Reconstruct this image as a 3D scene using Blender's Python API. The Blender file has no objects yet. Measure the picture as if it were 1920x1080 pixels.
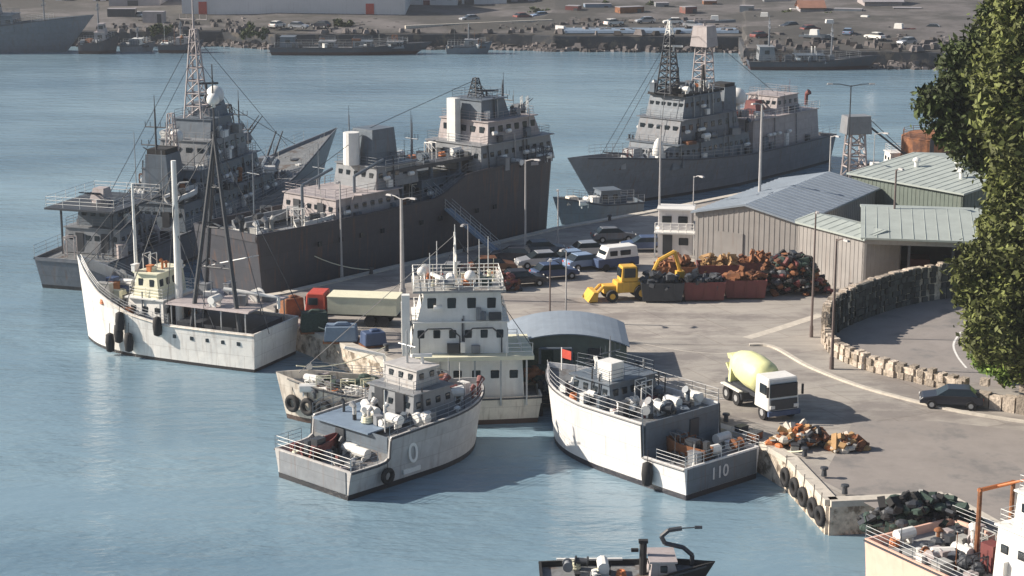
import bpy, bmesh, math, random
from mathutils import Vector, Matrix
R = math.radians
random.seed(7)
S = bpy.context.scene
COL = S.collection
# ------------------------------------------------------------------ camera, sky, sun
F, CH, TH = 3500.0, 39.0, math.atan(820 / 3500)
cam_d = bpy.data.cameras.new("camera")
cam = bpy.data.objects.new("camera", cam_d)
COL.objects.link(cam)
cam.location = (0, 0, CH)
cam.rotation_euler = (math.pi / 2 - TH, 0, 0)
cam_d.sensor_width = 36
cam_d.lens = 36 * F / 1920
cam_d.clip_start = 1
cam_d.clip_end = 20000
S.camera = cam
SUN_EL, SUN_AZ = 30, -85          # azimuth measured clockwise from +Y; the sun stands to the left
w = bpy.data.worlds.new("World")
S.world = w
w.use_nodes = True
nt = w.node_tree
bg = nt.nodes["Background"]
sky = nt.nodes.new("ShaderNodeTexSky")
sky.sky_type = 'NISHITA'
sky.sun_disc = False
sky.sun_elevation = R(SUN_EL)
sky.sun_rotation = R(SUN_AZ)
sky.dust_density = 1.5
nt.links.new(sky.outputs[0], bg.inputs[0])
bg.inputs[1].default_value = 0.068
sl = bpy.data.lights.new("sun", 'SUN')
sl.energy = 5.0
sl.angle = R(0.6)
sl.color = (1.0, 0.90, 0.77)
so = bpy.data.objects.new("sun", sl)
COL.objects.link(so)
sd = Vector((math.sin(R(SUN_AZ)) * math.cos(R(SUN_EL)), math.cos(R(SUN_AZ)) * math.cos(R(SUN_EL)), math.sin(R(SUN_EL))))
so.rotation_euler = sd.to_track_quat('Z', 'Y').to_euler()
S.view_settings.view_transform = 'Standard'
S.view_settings.look = 'None'
S.view_settings.exposure = 0.62
S.view_settings.gamma = 1


# ------------------------------------------------------------------ picture helpers
def G(px, py, z=0.0):
    """where the line of sight of a photograph pixel meets height z"""
    u, v = (px - 960) / F, (540 - py) / F
    d = Vector((u, math.cos(TH) + v * math.sin(TH), -math.sin(TH) + v * math.cos(TH)))
    t = (z - CH) / d.z
    return Vector((d.x * t, d.y * t, z))


def ZR(py, Y):
    v = (540 - py) / F
    return CH + Y * (-math.sin(TH) + v * math.cos(TH)) / (math.cos(TH) + v * math.sin(TH))


# ------------------------------------------------------------------ materials
def mat(name, col, rough=0.6, metal=0.0, var=0.12, scale=1.5, col2=None, c2amt=0.0, c2scale=0.6, boot=None, bootz=0.35, streak=0.0, bump=0.0, bscale=6, stretch=(1, 1, 1), island=0.0):
    m = bpy.data.materials.new(name)
    m.use_nodes = True
    t = m.node_tree
    b = t.nodes["Principled BSDF"]
    b.inputs["Roughness"].default_value = rough
    b.inputs["Metallic"].default_value = metal
    tc = t.nodes.new("ShaderNodeTexCoord")
    mp = t.nodes.new("ShaderNodeMapping")
    mp.inputs["Scale"].default_value = stretch
    t.links.new(tc.outputs["Object"], mp.inputs[0])
    n = t.nodes.new("ShaderNodeTexNoise")
    n.inputs["Scale"].default_value = scale
    n.inputs["Detail"].default_value = 5
    n.inputs["Roughness"].default_value = 0.65
    t.links.new(mp.outputs[0], n.inputs[0])
    r = t.nodes.new("ShaderNodeMapRange")
    r.inputs["From Min"].default_value = 0.3
    r.inputs["From Max"].default_value = 0.7
    r.inputs["To Min"].default_value = 1 - var
    r.inputs["To Max"].default_value = 1 + var
    t.links.new(n.outputs["Fac"], r.inputs[0])
    hs = t.nodes.new("ShaderNodeHueSaturation")
    hs.inputs["Color"].default_value = (*col, 1)
    t.links.new(r.outputs[0], hs.inputs["Value"])
    cur = hs.outputs[0]

    def mix(cur, fac, colr):
        mx = t.nodes.new("ShaderNodeMix")
        mx.data_type = 'RGBA'
        t.links.new(fac, mx.inputs[0])
        t.links.new(cur, mx.inputs[6])
        mx.inputs[7].default_value = (*colr, 1)
        return mx.outputs[2]
    if col2 is not None:
        n2 = t.nodes.new("ShaderNodeTexNoise")
        n2.inputs["Scale"].default_value = c2scale
        n2.inputs["Detail"].default_value = 6
        n2.inputs["Roughness"].default_value = 0.7
        t.links.new(mp.outputs[0], n2.inputs[0])
        r2 = t.nodes.new("ShaderNodeMapRange")
        r2.inputs["From Min"].default_value = 0.62 - c2amt * 0.35
        r2.inputs["From Max"].default_value = 0.74 - c2amt * 0.35
        t.links.new(n2.outputs["Fac"], r2.inputs[0])
        cur = mix(cur, r2.outputs[0], col2)
    if streak > 0:
        m3 = t.nodes.new("ShaderNodeMapping")
        m3.inputs["Scale"].default_value = (2.6, 2.6, 0.22)
        t.links.new(tc.outputs["Object"], m3.inputs[0])
        n3 = t.nodes.new("ShaderNodeTexNoise")
        n3.inputs["Scale"].default_value = 1.2
        n3.inputs["Detail"].default_value = 5
        t.links.new(m3.outputs[0], n3.inputs[0])
        r3 = t.nodes.new("ShaderNodeMapRange")
        r3.inputs["From Min"].default_value = 0.55
        r3.inputs["From Max"].default_value = 0.75
        r3.inputs["To Max"].default_value = streak
        t.links.new(n3.outputs["Fac"], r3.inputs[0])
        cur = mix(cur, r3.outputs[0], (0.16, 0.08, 0.045))
    if boot is not None:
        sx = t.nodes.new("ShaderNodeSeparateXYZ")
        t.links.new(tc.outputs["Object"], sx.inputs[0])
        lt = t.nodes.new("ShaderNodeMath")
        lt.operation = 'LESS_THAN'
        lt.inputs[1].default_value = bootz
        t.links.new(sx.outputs[2], lt.inputs[0])
        cur = mix(cur, lt.outputs[0], boot)
    if island > 0:
        g = t.nodes.new("ShaderNodeNewGeometry")
        r4 = t.nodes.new("ShaderNodeMapRange")
        r4.inputs["To Min"].default_value = 1 - island
        r4.inputs["To Max"].default_value = 1 + island
        t.links.new(g.outputs["Random Per Island"], r4.inputs[0])
        h4 = t.nodes.new("ShaderNodeHueSaturation")
        t.links.new(cur, h4.inputs["Color"])
        t.links.new(r4.outputs[0], h4.inputs["Value"])
        cur = h4.outputs[0]
    t.links.new(cur, b.inputs["Base Color"])
    if bump > 0:
        n5 = t.nodes.new("ShaderNodeTexNoise")
        n5.inputs["Scale"].default_value = bscale
        n5.inputs["Detail"].default_value = 5
        t.links.new(tc.outputs["Object"], n5.inputs[0])
        bp = t.nodes.new("ShaderNodeBump")
        bp.inputs["Strength"].default_value = bump
        bp.inputs["Distance"].default_value = 0.2
        t.links.new(n5.outputs["Fac"], bp.inputs["Height"])
        t.links.new(bp.outputs[0], b.inputs["Normal"])
    return m


M = {}
M['navy'] = mat('navy grey paint', (0.15, 0.165, 0.19), 0.55, streak=0.5, boot=(0.03, 0.03, 0.035))
M['navy_dark'] = mat('dark grey hull paint', (0.055, 0.066, 0.085), 0.5, streak=0.5, boot=(0.05, 0.02, 0.018), bootz=0.6)
M['brown_hull'] = mat('dark brownish hull paint', (0.052, 0.053, 0.066), 0.55, streak=0.7, boot=(0.04, 0.02, 0.02), bootz=0.6)
M['house'] = mat('superstructure grey', (0.22, 0.235, 0.255), 0.5, streak=0.35)
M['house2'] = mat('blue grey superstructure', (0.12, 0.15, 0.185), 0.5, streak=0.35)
M['mauve'] = mat('pale pinkish grey paint', (0.38, 0.34, 0.34), 0.55, streak=0.3)
M['patrol'] = mat('patrol boat grey', (0.50, 0.485, 0.47), 0.45, streak=0.3, boot=(0.02, 0.02, 0.025))
M['white'] = mat('white paint', (0.78, 0.77, 0.74), 0.4, var=0.06, streak=0.12)
M['whitehull'] = mat('white hull paint', (0.80, 0.78, 0.74), 0.4, var=0.07, streak=0.35, boot=(0.035, 0.03, 0.03), bootz=0.25)
M['creamhull'] = mat('cream hull paint', (0.66, 0.60, 0.52), 0.5, var=0.12, streak=0.5, boot=(0.08, 0.05, 0.04))
M['pinkhull'] = mat('salmon hull paint', (0.78, 0.50, 0.40), 0.5, var=0.08, streak=0.25, boot=(0.04, 0.02, 0.02))
M['cream'] = mat('cream canvas', (0.70, 0.68, 0.52), 0.8, var=0.08)
M['deck'] = mat('weathered grey deck', (0.17, 0.18, 0.19), 0.8, var=0.3, scale=2.5, col2=(0.10, 0.07, 0.055), c2amt=0.25)
M['deck_red'] = mat('dull red deck paint', (0.20, 0.075, 0.06), 0.8, var=0.3, scale=2.5, col2=(0.12, 0.1, 0.09), c2amt=0.4)
M['deck_pale'] = mat('pale grey deck', (0.33, 0.33, 0.32), 0.8, var=0.2, scale=2.5, col2=(0.16, 0.12, 0.1), c2amt=0.2)
M['black'] = mat('black rubber', (0.018, 0.018, 0.02), 0.8)
M['dark'] = mat('dark painted steel', (0.045, 0.05, 0.06), 0.5)
M['glass'] = mat('dark window glass', (0.02, 0.028, 0.035), 0.12, var=0.02)
M['steel'] = mat('galvanised steel', (0.42, 0.43, 0.44), 0.45, 0.3)
M['polegrey'] = mat('pole grey paint', (0.40, 0.39, 0.39), 0.6)
M['poledark'] = mat('weathered dark pole', (0.13, 0.10, 0.095), 0.7)
M['red'] = mat('faded red paint', (0.50, 0.07, 0.045), 0.5)
M['maroon'] = mat('maroon paint', (0.16, 0.045, 0.045), 0.6, streak=0.5)
M['rust'] = mat('rust', (0.24, 0.10, 0.045), 0.85, var=0.25, scale=2, col2=(0.10, 0.045, 0.03), c2amt=0.4)
M['orange'] = mat('orange rubber', (0.50, 0.17, 0.06), 0.6)
M['rust2'] = mat('ochre canvas', (0.36, 0.22, 0.10), 0.8)
M['yellow'] = mat('yellow plant paint', (0.68, 0.40, 0.06), 0.5, streak=0.3)
M['paleyellow'] = mat('pale yellow drum paint', (0.80, 0.80, 0.42), 0.45, streak=0.08)
M['blue'] = mat('blue paint', (0.05, 0.08, 0.16), 0.5)
M['bluegrey'] = mat('blue grey canvas', (0.17, 0.23, 0.31), 0.7)
M['green'] = mat('dark green net', (0.035, 0.06, 0.05), 0.9, var=0.4, scale=8)
M['concrete'] = mat('quay concrete', (0.385, 0.355, 0.32), 0.9, var=0.12, scale=0.25, col2=(0.25, 0.225, 0.21), c2amt=0.45, c2scale=0.10, stretch=(1, 1.6, 1), bump=0.1, bscale=3)
def add_joints(m, size, dark=0.72):
    t = m.node_tree
    b = t.nodes["Principled BSDF"]
    src = b.inputs["Base Color"].links[0].from_socket
    tc = t.nodes.new("ShaderNodeTexCoord")
    mp = t.nodes.new("ShaderNodeMapping")
    mp.inputs["Rotation"].default_value = (0, 0, -.45)
    t.links.new(tc.outputs["Object"], mp.inputs[0])
    br = t.nodes.new("ShaderNodeTexBrick")
    br.inputs["Scale"].default_value = 1 / size
    br.inputs["Mortar Size"].default_value = 0.008
    br.inputs["Mortar Smooth"].default_value = 0.3
    br.inputs["Brick Width"].default_value = 1.0
    br.inputs["Row Height"].default_value = 0.7
    br.inputs["Color1"].default_value = (1, 1, 1, 1)
    br.inputs["Color2"].default_value = (0.86, 0.87, 0.88, 1)
    br.inputs["Mortar"].default_value = (dark, dark * .97, dark * .95, 1)
    t.links.new(mp.outputs[0], br.inputs[0])
    mx = t.nodes.new("ShaderNodeMix")
    mx.data_type = 'RGBA'
    mx.blend_type = 'MULTIPLY'
    mx.inputs[0].default_value = 1
    t.links.new(src, mx.inputs[6])
    t.links.new(br.outputs[0], mx.inputs[7])
    # long drag and tyre marks
    m2 = t.nodes.new("ShaderNodeMapping")
    m2.inputs["Rotation"].default_value = (0, 0, .5)
    m2.inputs["Scale"].default_value = (.05, .9, 1)
    t.links.new(tc.outputs["Object"], m2.inputs[0])
    n = t.nodes.new("ShaderNodeTexNoise")
    n.inputs["Scale"].default_value = 1.2
    n.inputs["Detail"].default_value = 4
    n.inputs["Distortion"].default_value = .6
    t.links.new(m2.outputs[0], n.inputs[0])
    r = t.nodes.new("ShaderNodeMapRange")
    r.inputs["From Min"].default_value = .52
    r.inputs["From Max"].default_value = .72
    r.inputs["To Max"].default_value = .45
    t.links.new(n.outputs["Fac"], r.inputs[0])
    m3 = t.nodes.new("ShaderNodeMix")
    m3.data_type = 'RGBA'
    t.links.new(r.outputs[0], m3.inputs[0])
    t.links.new(mx.outputs[2], m3.inputs[6])
    m3.inputs[7].default_value = (.17, .15, .14, 1)
    t.links.new(m3.outputs[2], b.inputs["Base Color"])


add_joints(M['concrete'], 6.0)
M['asphalt'] = mat('pale worn asphalt', (0.27, 0.245, 0.23), 0.9, var=0.12, scale=0.6, col2=(0.19, 0.18, 0.175), c2amt=0.3, c2scale=0.3)
M['kerb'] = mat('pale kerb stone', (0.52, 0.48, 0.42), 0.85, var=0.15, scale=2)
M['paint'] = mat('road marking', (0.72, 0.71, 0.68), 0.8, var=0.15, scale=3)
M['wallstone'] = mat('quay wall stone', (0.58, 0.50, 0.41), 0.9, var=0.35, scale=1.6, col2=(0.20, 0.16, 0.12), c2amt=0.42, c2scale=1.1, bump=0.8, bscale=2)
M['rubble'] = mat('rubble stone', (0.42, 0.36, 0.30), 0.9, var=0.3, scale=3, island=0.45, bump=0.5)
M['farrock'] = mat('dark foreshore rock', (0.095, 0.085, 0.085), 0.95, var=0.3, scale=.5, island=0.7)
M['corr'] = mat('grey corrugated cladding', (0.30, 0.285, 0.275), 0.6, var=0.12, scale=0.5, streak=0.3)
M['roofblue'] = mat('blue grey sheet roof', (0.25, 0.295, 0.35), 0.5, var=0.1, scale=0.8, streak=0.1)
M['roofgreen'] = mat('pale green sheet roof', (0.36, 0.40, 0.38), 0.55, var=0.1, scale=0.8)
M['shedwall'] = mat('dull green shed wall', (0.13, 0.16, 0.14), 0.7, streak=0.2)
M['shadestone'] = mat('stone darkened for shade', (0.075, 0.075, 0.07), 0.95, var=0.3, scale=3, island=0.4, bump=0.5)  # near-black tone paints deep shade onto the high wall's inner face
M['leaf'] = mat('tree leaves', (0.050, 0.070, 0.018), 0.75, var=0.5, scale=0.35, island=0.6)
M['leaf2'] = mat('olive leaves', (0.100, 0.115, 0.028), 0.75, var=0.4, scale=0.4, island=0.6)
M['leaf3'] = mat('bright leaves', (0.12, 0.19, 0.025), 0.75, var=0.35, scale=0.6, island=0.6)
M['bark'] = mat('bark', (0.10, 0.075, 0.055), 0.9, bump=0.5)
M['grass'] = mat('grass', (0.10, 0.17, 0.03), 0.9, var=0.3, scale=1)
M['shore'] = mat('rocky foreshore', (0.12, 0.11, 0.11), 0.95, var=0.35, scale=0.09, col2=(0.05, 0.048, 0.045), c2amt=0.6, c2scale=0.04, bump=0.6, bscale=0.6)
M['shorewall'] = mat('dark sea wall', (0.04, 0.045, 0.055), 0.9, var=0.4, scale=0.4, col2=(0.14, 0.12, 0.10), c2amt=0.3, c2scale=0.5)
M['farwhite'] = mat('far white render', (0.66, 0.64, 0.64), 0.8, var=0.1, scale=0.1, streak=0.15)
M['fargrey'] = mat('far grey render', (0.30, 0.29, 0.31), 0.8, var=0.2, scale=0.1)
M['tile'] = mat('far tiled roof', (0.26, 0.13, 0.09), 0.8, var=0.2, scale=0.5)


def add_plates(m, sx=2.6, sz=1.25):
    t = m.node_tree
    b = t.nodes["Principled BSDF"]
    src = b.inputs["Base Color"].links[0].from_socket
    tc = t.nodes.new("ShaderNodeTexCoord")
    sp = t.nodes.new("ShaderNodeSeparateXYZ")
    cb_ = t.nodes.new("ShaderNodeCombineXYZ")
    ad = t.nodes.new("ShaderNodeMath")
    t.links.new(tc.outputs["Object"], sp.inputs[0])
    t.links.new(sp.outputs[0], ad.inputs[0])
    t.links.new(sp.outputs[1], ad.inputs[1])
    t.links.new(ad.outputs[0], cb_.inputs[0])
    t.links.new(sp.outputs[2], cb_.inputs[1])
    br = t.nodes.new("ShaderNodeTexBrick")
    br.inputs["Scale"].default_value = 1.0
    br.inputs["Mortar Size"].default_value = 0.02
    br.inputs["Mortar Smooth"].default_value = 0.5
    br.inputs["Brick Width"].default_value = sx
    br.inputs["Row Height"].default_value = sz
    br.inputs["Color1"].default_value = (1.04, 1.04, 1.04, 1)
    br.inputs["Color2"].default_value = (0.90, 0.90, 0.91, 1)
    br.inputs["Mortar"].default_value = (0.74, 0.72, 0.70, 1)
    t.links.new(cb_.outputs[0], br.inputs[0])
    mx = t.nodes.new("ShaderNodeMix")
    mx.data_type = 'RGBA'
    mx.blend_type = 'MULTIPLY'
    mx.inputs[0].default_value = 1
    t.links.new(src, mx.inputs[6])
    t.links.new(br.outputs[0], mx.inputs[7])
    t.links.new(mx.outputs[2], b.inputs["Base Color"])
    n = t.nodes.new("ShaderNodeTexNoise")
    n.inputs["Scale"].default_value = 0.9
    n.inputs["Detail"].default_value = 2
    t.links.new(tc.outputs["Object"], n.inputs[0])
    bp = t.nodes.new("ShaderNodeBump")
    bp.inputs["Strength"].default_value = 0.35
    bp.inputs["Distance"].default_value = 0.12
    t.links.new(n.outputs["Fac"], bp.inputs["Height"])
    t.links.new(bp.outputs[0], b.inputs["Normal"])


for k_ in ('navy', 'navy_dark', 'brown_hull', 'patrol', 'whitehull', 'creamhull', 'house', 'house2', 'mauve'):
    add_plates(M[k_])


def water():
    m = bpy.data.materials.new('harbour water')
    m.use_nodes = True
    t = m.node_tree
    b = t.nodes["Principled BSDF"]
    b.inputs["Roughness"].default_value = 0.16
    b.inputs["IOR"].default_value = 1.33
    tc = t.nodes.new("ShaderNodeTexCoord")
    n = t.nodes.new("ShaderNodeTexNoise")
    n.inputs["Scale"].default_value = 0.02
    n.inputs["Detail"].default_value = 4
    mp = t.nodes.new("ShaderNodeMapping")
    mp.inputs["Scale"].default_value = (0.6, 1.6, 1)
    t.links.new(tc.outputs["Object"], mp.inputs[0])
    t.links.new(mp.outputs[0], n.inputs[0])
    cr = t.nodes.new("ShaderNodeValToRGB")
    cr.color_ramp.elements[0].position = 0.35
    cr.color_ramp.elements[0].color = (0.12, 0.200, 0.268, 1)
    cr.color_ramp.elements[1].position = 0.65
    cr.color_ramp.elements[1].color = (0.225, 0.332, 0.402, 1)
    t.links.new(n.outputs["Fac"], cr.inputs[0])
    t.links.new(cr.outputs[0], b.inputs["Base Color"])
    pm = t.nodes.new("ShaderNodeMapping")
    pm.inputs["Scale"].default_value = (0.5, 1.3, 1)
    pm.inputs["Rotation"].default_value = (0, 0, .15)
    t.links.new(tc.outputs["Object"], pm.inputs[0])
    patch = t.nodes.new("ShaderNodeTexNoise")
    patch.inputs["Scale"].default_value = 0.06
    patch.inputs["Detail"].default_value = 3
    t.links.new(pm.outputs[0], patch.inputs[0])
    prev = None
    for sc, st, rot in ((0.9, 0.5, 0.2), (0.28, 0.45, -0.3), (2.6, 0.3, 0.5)):
        mm = t.nodes.new("ShaderNodeMapping")
        mm.inputs["Scale"].default_value = (0.55, 1.5, 1)
        mm.inputs["Rotation"].default_value = (0, 0, rot)
        t.links.new(tc.outputs["Object"], mm.inputs[0])
        nn = t.nodes.new("ShaderNodeTexNoise")
        nn.inputs["Scale"].default_value = sc
        nn.inputs["Detail"].default_value = 4
        nn.inputs["Roughness"].default_value = 0.6
        t.links.new(mm.outputs[0], nn.inputs[0])
        bp = t.nodes.new("ShaderNodeBump")
        bp.inputs["Strength"].default_value = st
        bp.inputs["Distance"].default_value = 0.35 / sc * 0.6
        pr = t.nodes.new("ShaderNodeMapRange")
        pr.inputs["From Min"].default_value = 0.38
        pr.inputs["From Max"].default_value = 0.62
        pr.inputs["To Min"].default_value = st * 0.35
        pr.inputs["To Max"].default_value = st * 1.25
        t.links.new(patch.outputs["Fac"], pr.inputs[0])
        t.links.new(pr.outputs[0], bp.inputs["Strength"])
        t.links.new(nn.outputs["Fac"], bp.inputs["Height"])
        if prev:
            t.links.new(prev.outputs[0], bp.inputs["Normal"])
        prev = bp
    t.links.new(prev.outputs[0], b.inputs["Normal"])
    return m


M['water'] = water()


# ------------------------------------------------------------------ object helpers
def thing(name, label, cat, loc=(0, 0, 0), rz=0.0, group=None):
    o = bpy.data.objects.new(name, None)
    COL.objects.link(o)
    o.location = loc
    o.rotation_euler = (0, 0, rz)
    o.empty_display_size = 0.2
    return tag(o, label, cat, group)


def tag(o, label=None, cat=None, group=None, kind=None):
    if label: o['label'] = label
    if cat: o['category'] = cat
    if group: o['group'] = group
    if kind: o['kind'] = kind
    return o


class MB:
    def __init__(s):
        s.b = bmesh.new()

    def quad(s, pts):
        vs = [s.b.verts.new(p) for p in pts]
        try:
            return s.b.faces.new(vs)
        except ValueError:
            return None

    def box(s, c, d, rz=0.0, top=(1, 1), shift=(0, 0), rot=None):
        """c = centre of the base; top = scale of the upper face; shift moves the upper face"""
        x, y, z = d[0] / 2, d[1] / 2, d[2]
        P = [(-x, -y, 0), (x, -y, 0), (x, y, 0), (-x, y, 0)]
        Q = [(a * top[0] + shift[0], b_ * top[1] + shift[1], z) for a, b_, _ in P]
        m = Matrix.Translation(c) @ (rot if rot is not None else Matrix.Rotation(rz, 4, 'Z'))
        v = [s.b.verts.new(m @ Vector(p)) for p in P + Q]
        for f in ((3, 2, 1, 0), (4, 5, 6, 7), (0, 1, 5, 4), (1, 2, 6, 5), (2, 3, 7, 6), (3, 0, 4, 7)):
            s.b.faces.new([v[i] for i in f])
        return s

    def cyl(s, p0, p1, r0, r1=None, n=8, cap=True):
        r1 = r0 if r1 is None else r1
        p0, p1 = Vector(p0), Vector(p1)
        d = (p1 - p0)
        q = d.to_track_quat('Z', 'Y').to_matrix()
        A, B = [], []
        for i in range(n):
            a = 2 * math.pi * i / n
            e = q @ Vector((math.cos(a), math.sin(a), 0))
            A.append(s.b.verts.new(p0 + e * r0))
            B.append(s.b.verts.new(p1 + e * r1))
        for i in range(n):
            j = (i + 1) % n
            s.b.faces.new((A[i], A[j], B[j], B[i]))
        if cap:
            s.b.faces.new(A[::-1])
            s.b.faces.new(B)
        return s

    def path(s, pts, r, n=6):
        for a, b_ in zip(pts, pts[1:]):
            s.cyl(a, b_, r, r, n)
        return s

    def ball(s, c, r, sc=(1, 1, 1), seg=12, rings=8, rot=None):
        m = Matrix.Translation(c) @ (rot if rot is not None else Matrix.Identity(4)) @ Matrix.Diagonal((*[r * k for k in sc], 1))
        bmesh.ops.create_uvsphere(s.b, u_segments=seg, v_segments=rings, radius=1, matrix=m)
        return s

    def rev(s, prof, m=Matrix.Identity(4), n=14):
        """prof: list of (axial z, radius)"""
        rings = []
        for z, r in prof:
            rings.append([s.b.verts.new(m @ Vector((math.cos(2 * math.pi * i / n) * r, math.sin(2 * math.pi * i / n) * r, z))) for i in range(n)])
        for a, b_ in zip(rings, rings[1:]):
            for i in range(n):
                j = (i + 1) % n
                s.b.faces.new((a[i], a[j], b_[j], b_[i]))
        s.b.faces.new(rings[0][::-1])
        s.b.faces.new(rings[-1])
        return s

    def tor(s, c, RR, r, rot=None, n=14, k=6):
        m = Matrix.Translation(c) @ (rot if rot is not None else Matrix.Identity(4))
        rg = []
        for i in range(n):
            a = 2 * math.pi * i / n
            rg.append([s.b.verts.new(m @ Vector(((RR + r * math.cos(2 * math.pi * j / k)) * math.cos(a), (RR + r * math.cos(2 * math.pi * j / k)) * math.sin(a), r * math.sin(2 * math.pi * j / k)))) for j in range(k)])
        for i in range(n):
            for j in range(k):
                s.b.faces.new((rg[i][j], rg[(i + 1) % n][j], rg[(i + 1) % n][(j + 1) % k], rg[i][(j + 1) % k]))
        return s

    def prism(s, poly, z0, z1):
        a = [s.b.verts.new((p[0], p[1], z0)) for p in poly]
        b_ = [s.b.verts.new((p[0], p[1], z1)) for p in poly]
        n = len(poly)
        s.b.faces.new(a[::-1])
        s.b.faces.new(b_)
        for i in range(n):
            s.b.faces.new((a[i], a[(i + 1) % n], b_[(i + 1) % n], b_[i]))
        return s

    def build(s, name, m, parent=None, smooth=False, bevel=0.0, label=None):
        if bevel > 0:
            bmesh.ops.bevel(s.b, geom=list(s.b.edges), offset=bevel, segments=1, affect='EDGES', clamp_overlap=True)
        bmesh.ops.recalc_face_normals(s.b, faces=s.b.faces)
        me = bpy.data.meshes.new(name)
        s.b.to_mesh(me)
        s.b.free()
        me.materials.append(m)
        if smooth:
            for p in me.polygons:
                p.use_smooth = True
        o = bpy.data.objects.new(name, me)
        COL.objects.link(o)
        if parent is not None:
            o.parent = parent
        if label:
            o['label'] = label
        return o


def copy_tree(o, parent=None):
    c = o.copy()
    COL.objects.link(c)
    c.parent = parent
    for ch in list(o.children):
        copy_tree(ch, c)
    return c


def railing(parent, pts, h=1.0, r=0.024, step=1.5, m='white', closed=False, rails=3):
    mb = MB()
    if closed:
        pts = pts + [pts[0]]
    for a, b_ in zip(pts, pts[1:]):
        a, b_ = Vector(a), Vector(b_)
        n = max(1, int((b_ - a).length / step))
        for i in range(n + 1):
            p = a.lerp(b_, i / n)
            mb.cyl(p, p + Vector((0, 0, h)), r, r, 4)
        for k in range(rails):
            z = Vector((0, 0, h * (k + 1) / rails))
            mb.cyl(a + z, b_ + z, r * 0.8, r * 0.8, 4)
    return mb.build('railing', M[m], parent)


WIN = {}


def window(parent, c, wd, ht, rz, name='window', m='glass', th=0.05):
    """a pane centred at c whose outward normal has heading rz in the parent's frame"""
    key = (name, round(wd, 2), round(ht, 2), m)
    if key not in WIN:
        mb = MB()
        mb.box((0, 0, -ht / 2), (th * 2, wd, ht))
        o = mb.build(name, M[m], parent, bevel=min(wd, ht) * 0.12 if name == 'window' else 0)
        WIN[key] = o.data
    else:
        o = bpy.data.objects.new(name, WIN[key])
        COL.objects.link(o)
        o.parent = parent
    o.location = c
    o.rotation_euler = (0, 0, rz)
    return o


def deckhouse(parent, x0, x1, wd, z0, h, m='house', rake=(0.0, 0.0), tum=0.94, win=True, name='deckhouse', wsize=(0.55, 0.5), rows=None, roof=True, yoff=0.0, wz=0.62, doors=False, fit=True):
    """block from x0 (aft) to x1 (fore); rake = inset of the upper edge aft, fore"""
    mb = MB()
    hw = wd / 2
    x0t, x1t = x0 + rake[0], x1 - rake[1]
    ht = hw * tum
    P = [(x0, -hw, z0), (x1, -hw * 0.9, z0), (x1, hw * 0.9, z0), (x0, hw, z0), (x0t, -ht, z0 + h), (x1t, -ht * 0.9, z0 + h), (x1t, ht * 0.9, z0 + h), (x0t, ht, z0 + h)]
    v = [mb.b.verts.new((p[0], p[1] + yoff, p[2])) for p in P]
    for f in ((3, 2, 1, 0), (4, 5, 6, 7), (0, 1, 5, 4), (1, 2, 6, 5), (2, 3, 7, 6), (3, 0, 4, 7)):
        mb.b.faces.new([v[i] for i in f])
    o = mb.build(name, M[m], parent)
    if roof:
        MB().box(((x0t + x1t) / 2, yoff, z0 + h + 0.003), (x1t - x0t + 0.3, ht * 2 + 0.3, 0.1)).build('roof_edge', M[m], o)
    if win:
        zc = z0 + h * wz
        f = wz
        nx = max(1, int((x1 - x0) / (wsize[0] * 2.0)))
        for sgn in (-1, 1):
            for i in range(nx):
                k = (i + 0.5) / nx
                xx = (x0 + rake[0] * f) * (1 - k) + (x1 - rake[1] * f) * k
                yy = (hw * (1 - 0.1 * k)) * (1 - (1 - tum) * f)
                window(o, (xx, sgn * (yy + 0.0) + yoff, zc), wsize[0], wsize[1], sgn * math.pi / 2)
        ny = max(1, int(wd / (wsize[0] * 1.7)))
        for i in range(ny):
            k = ((i + 0.5) / ny - 0.5) * 2
            window(o, (x1 - rake[1] * f, k * hw * 0.85 + yoff, zc), wsize[0], wsize[1], 0)
            window(o, (x0 + rake[0] * f, k * hw * 0.9 + yoff, zc), wsize[0], wsize[1], math.pi)
    if fit and x1 - x0 > 3.5:
        rf = random.Random(int(x0 * 37 + wd * 11 + z0 * 101))
        for sgn in (-1, 1):
            for i in range(int((x1 - x0) / 1.3)):
                xx = rf.uniform(x0 + .5, x1 - rake[1] - .5)
                k = (xx - x0) / (x1 - x0)
                yy = sgn * hw * (1 - .1 * k)
                kk = rf.random()
                if kk < .4:
                    MB().box((xx, yy + yoff + sgn * .1, z0 + .1), (rf.uniform(.3, .9), .4, rf.uniform(.5, h * .45))).build('wall_locker', M[rf.choice(('house', 'dark', 'white', 'house2'))], o)
                elif kk < .75:
                    MB().cyl((xx, yy + yoff + sgn * .08, z0), (xx, yy * tum + yoff + sgn * .08, z0 + h + rf.uniform(0, .9)), .06, .06, 5).build('vent_pipe', M[rf.choice(('house', 'dark', 'steel'))], o)
                else:
                    MB().cyl((xx - .3, yy + yoff + sgn * .28, z0 + h * .5), (xx + .3, yy + yoff + sgn * .28, z0 + h * .5), .2, .2, 8).build('life_raft', M['white'], o)
        q0, q1, qh = x0t + .05, x1t - .05, ht - .05
        railing(o, [(q0, yoff - qh, z0 + h + .1), (q1, yoff - qh * .9, z0 + h + .1), (q1, yoff + qh * .9, z0 + h + .1), (q0, yoff + qh, z0 + h + .1)], .8, .022, 1.2, m if m != 'dark' else 'house', closed=True)
    if doors:
        for sgn in (-1, 1):
            d = MB().box((0, 0, 0), (0.1, 0.8, 1.8)).build('door', M['dark'], o)
            d.location = (x0 + rake[0] * 0.3, sgn * wd * 0.22 + yoff, z0 + 0.1)
    return o


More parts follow.
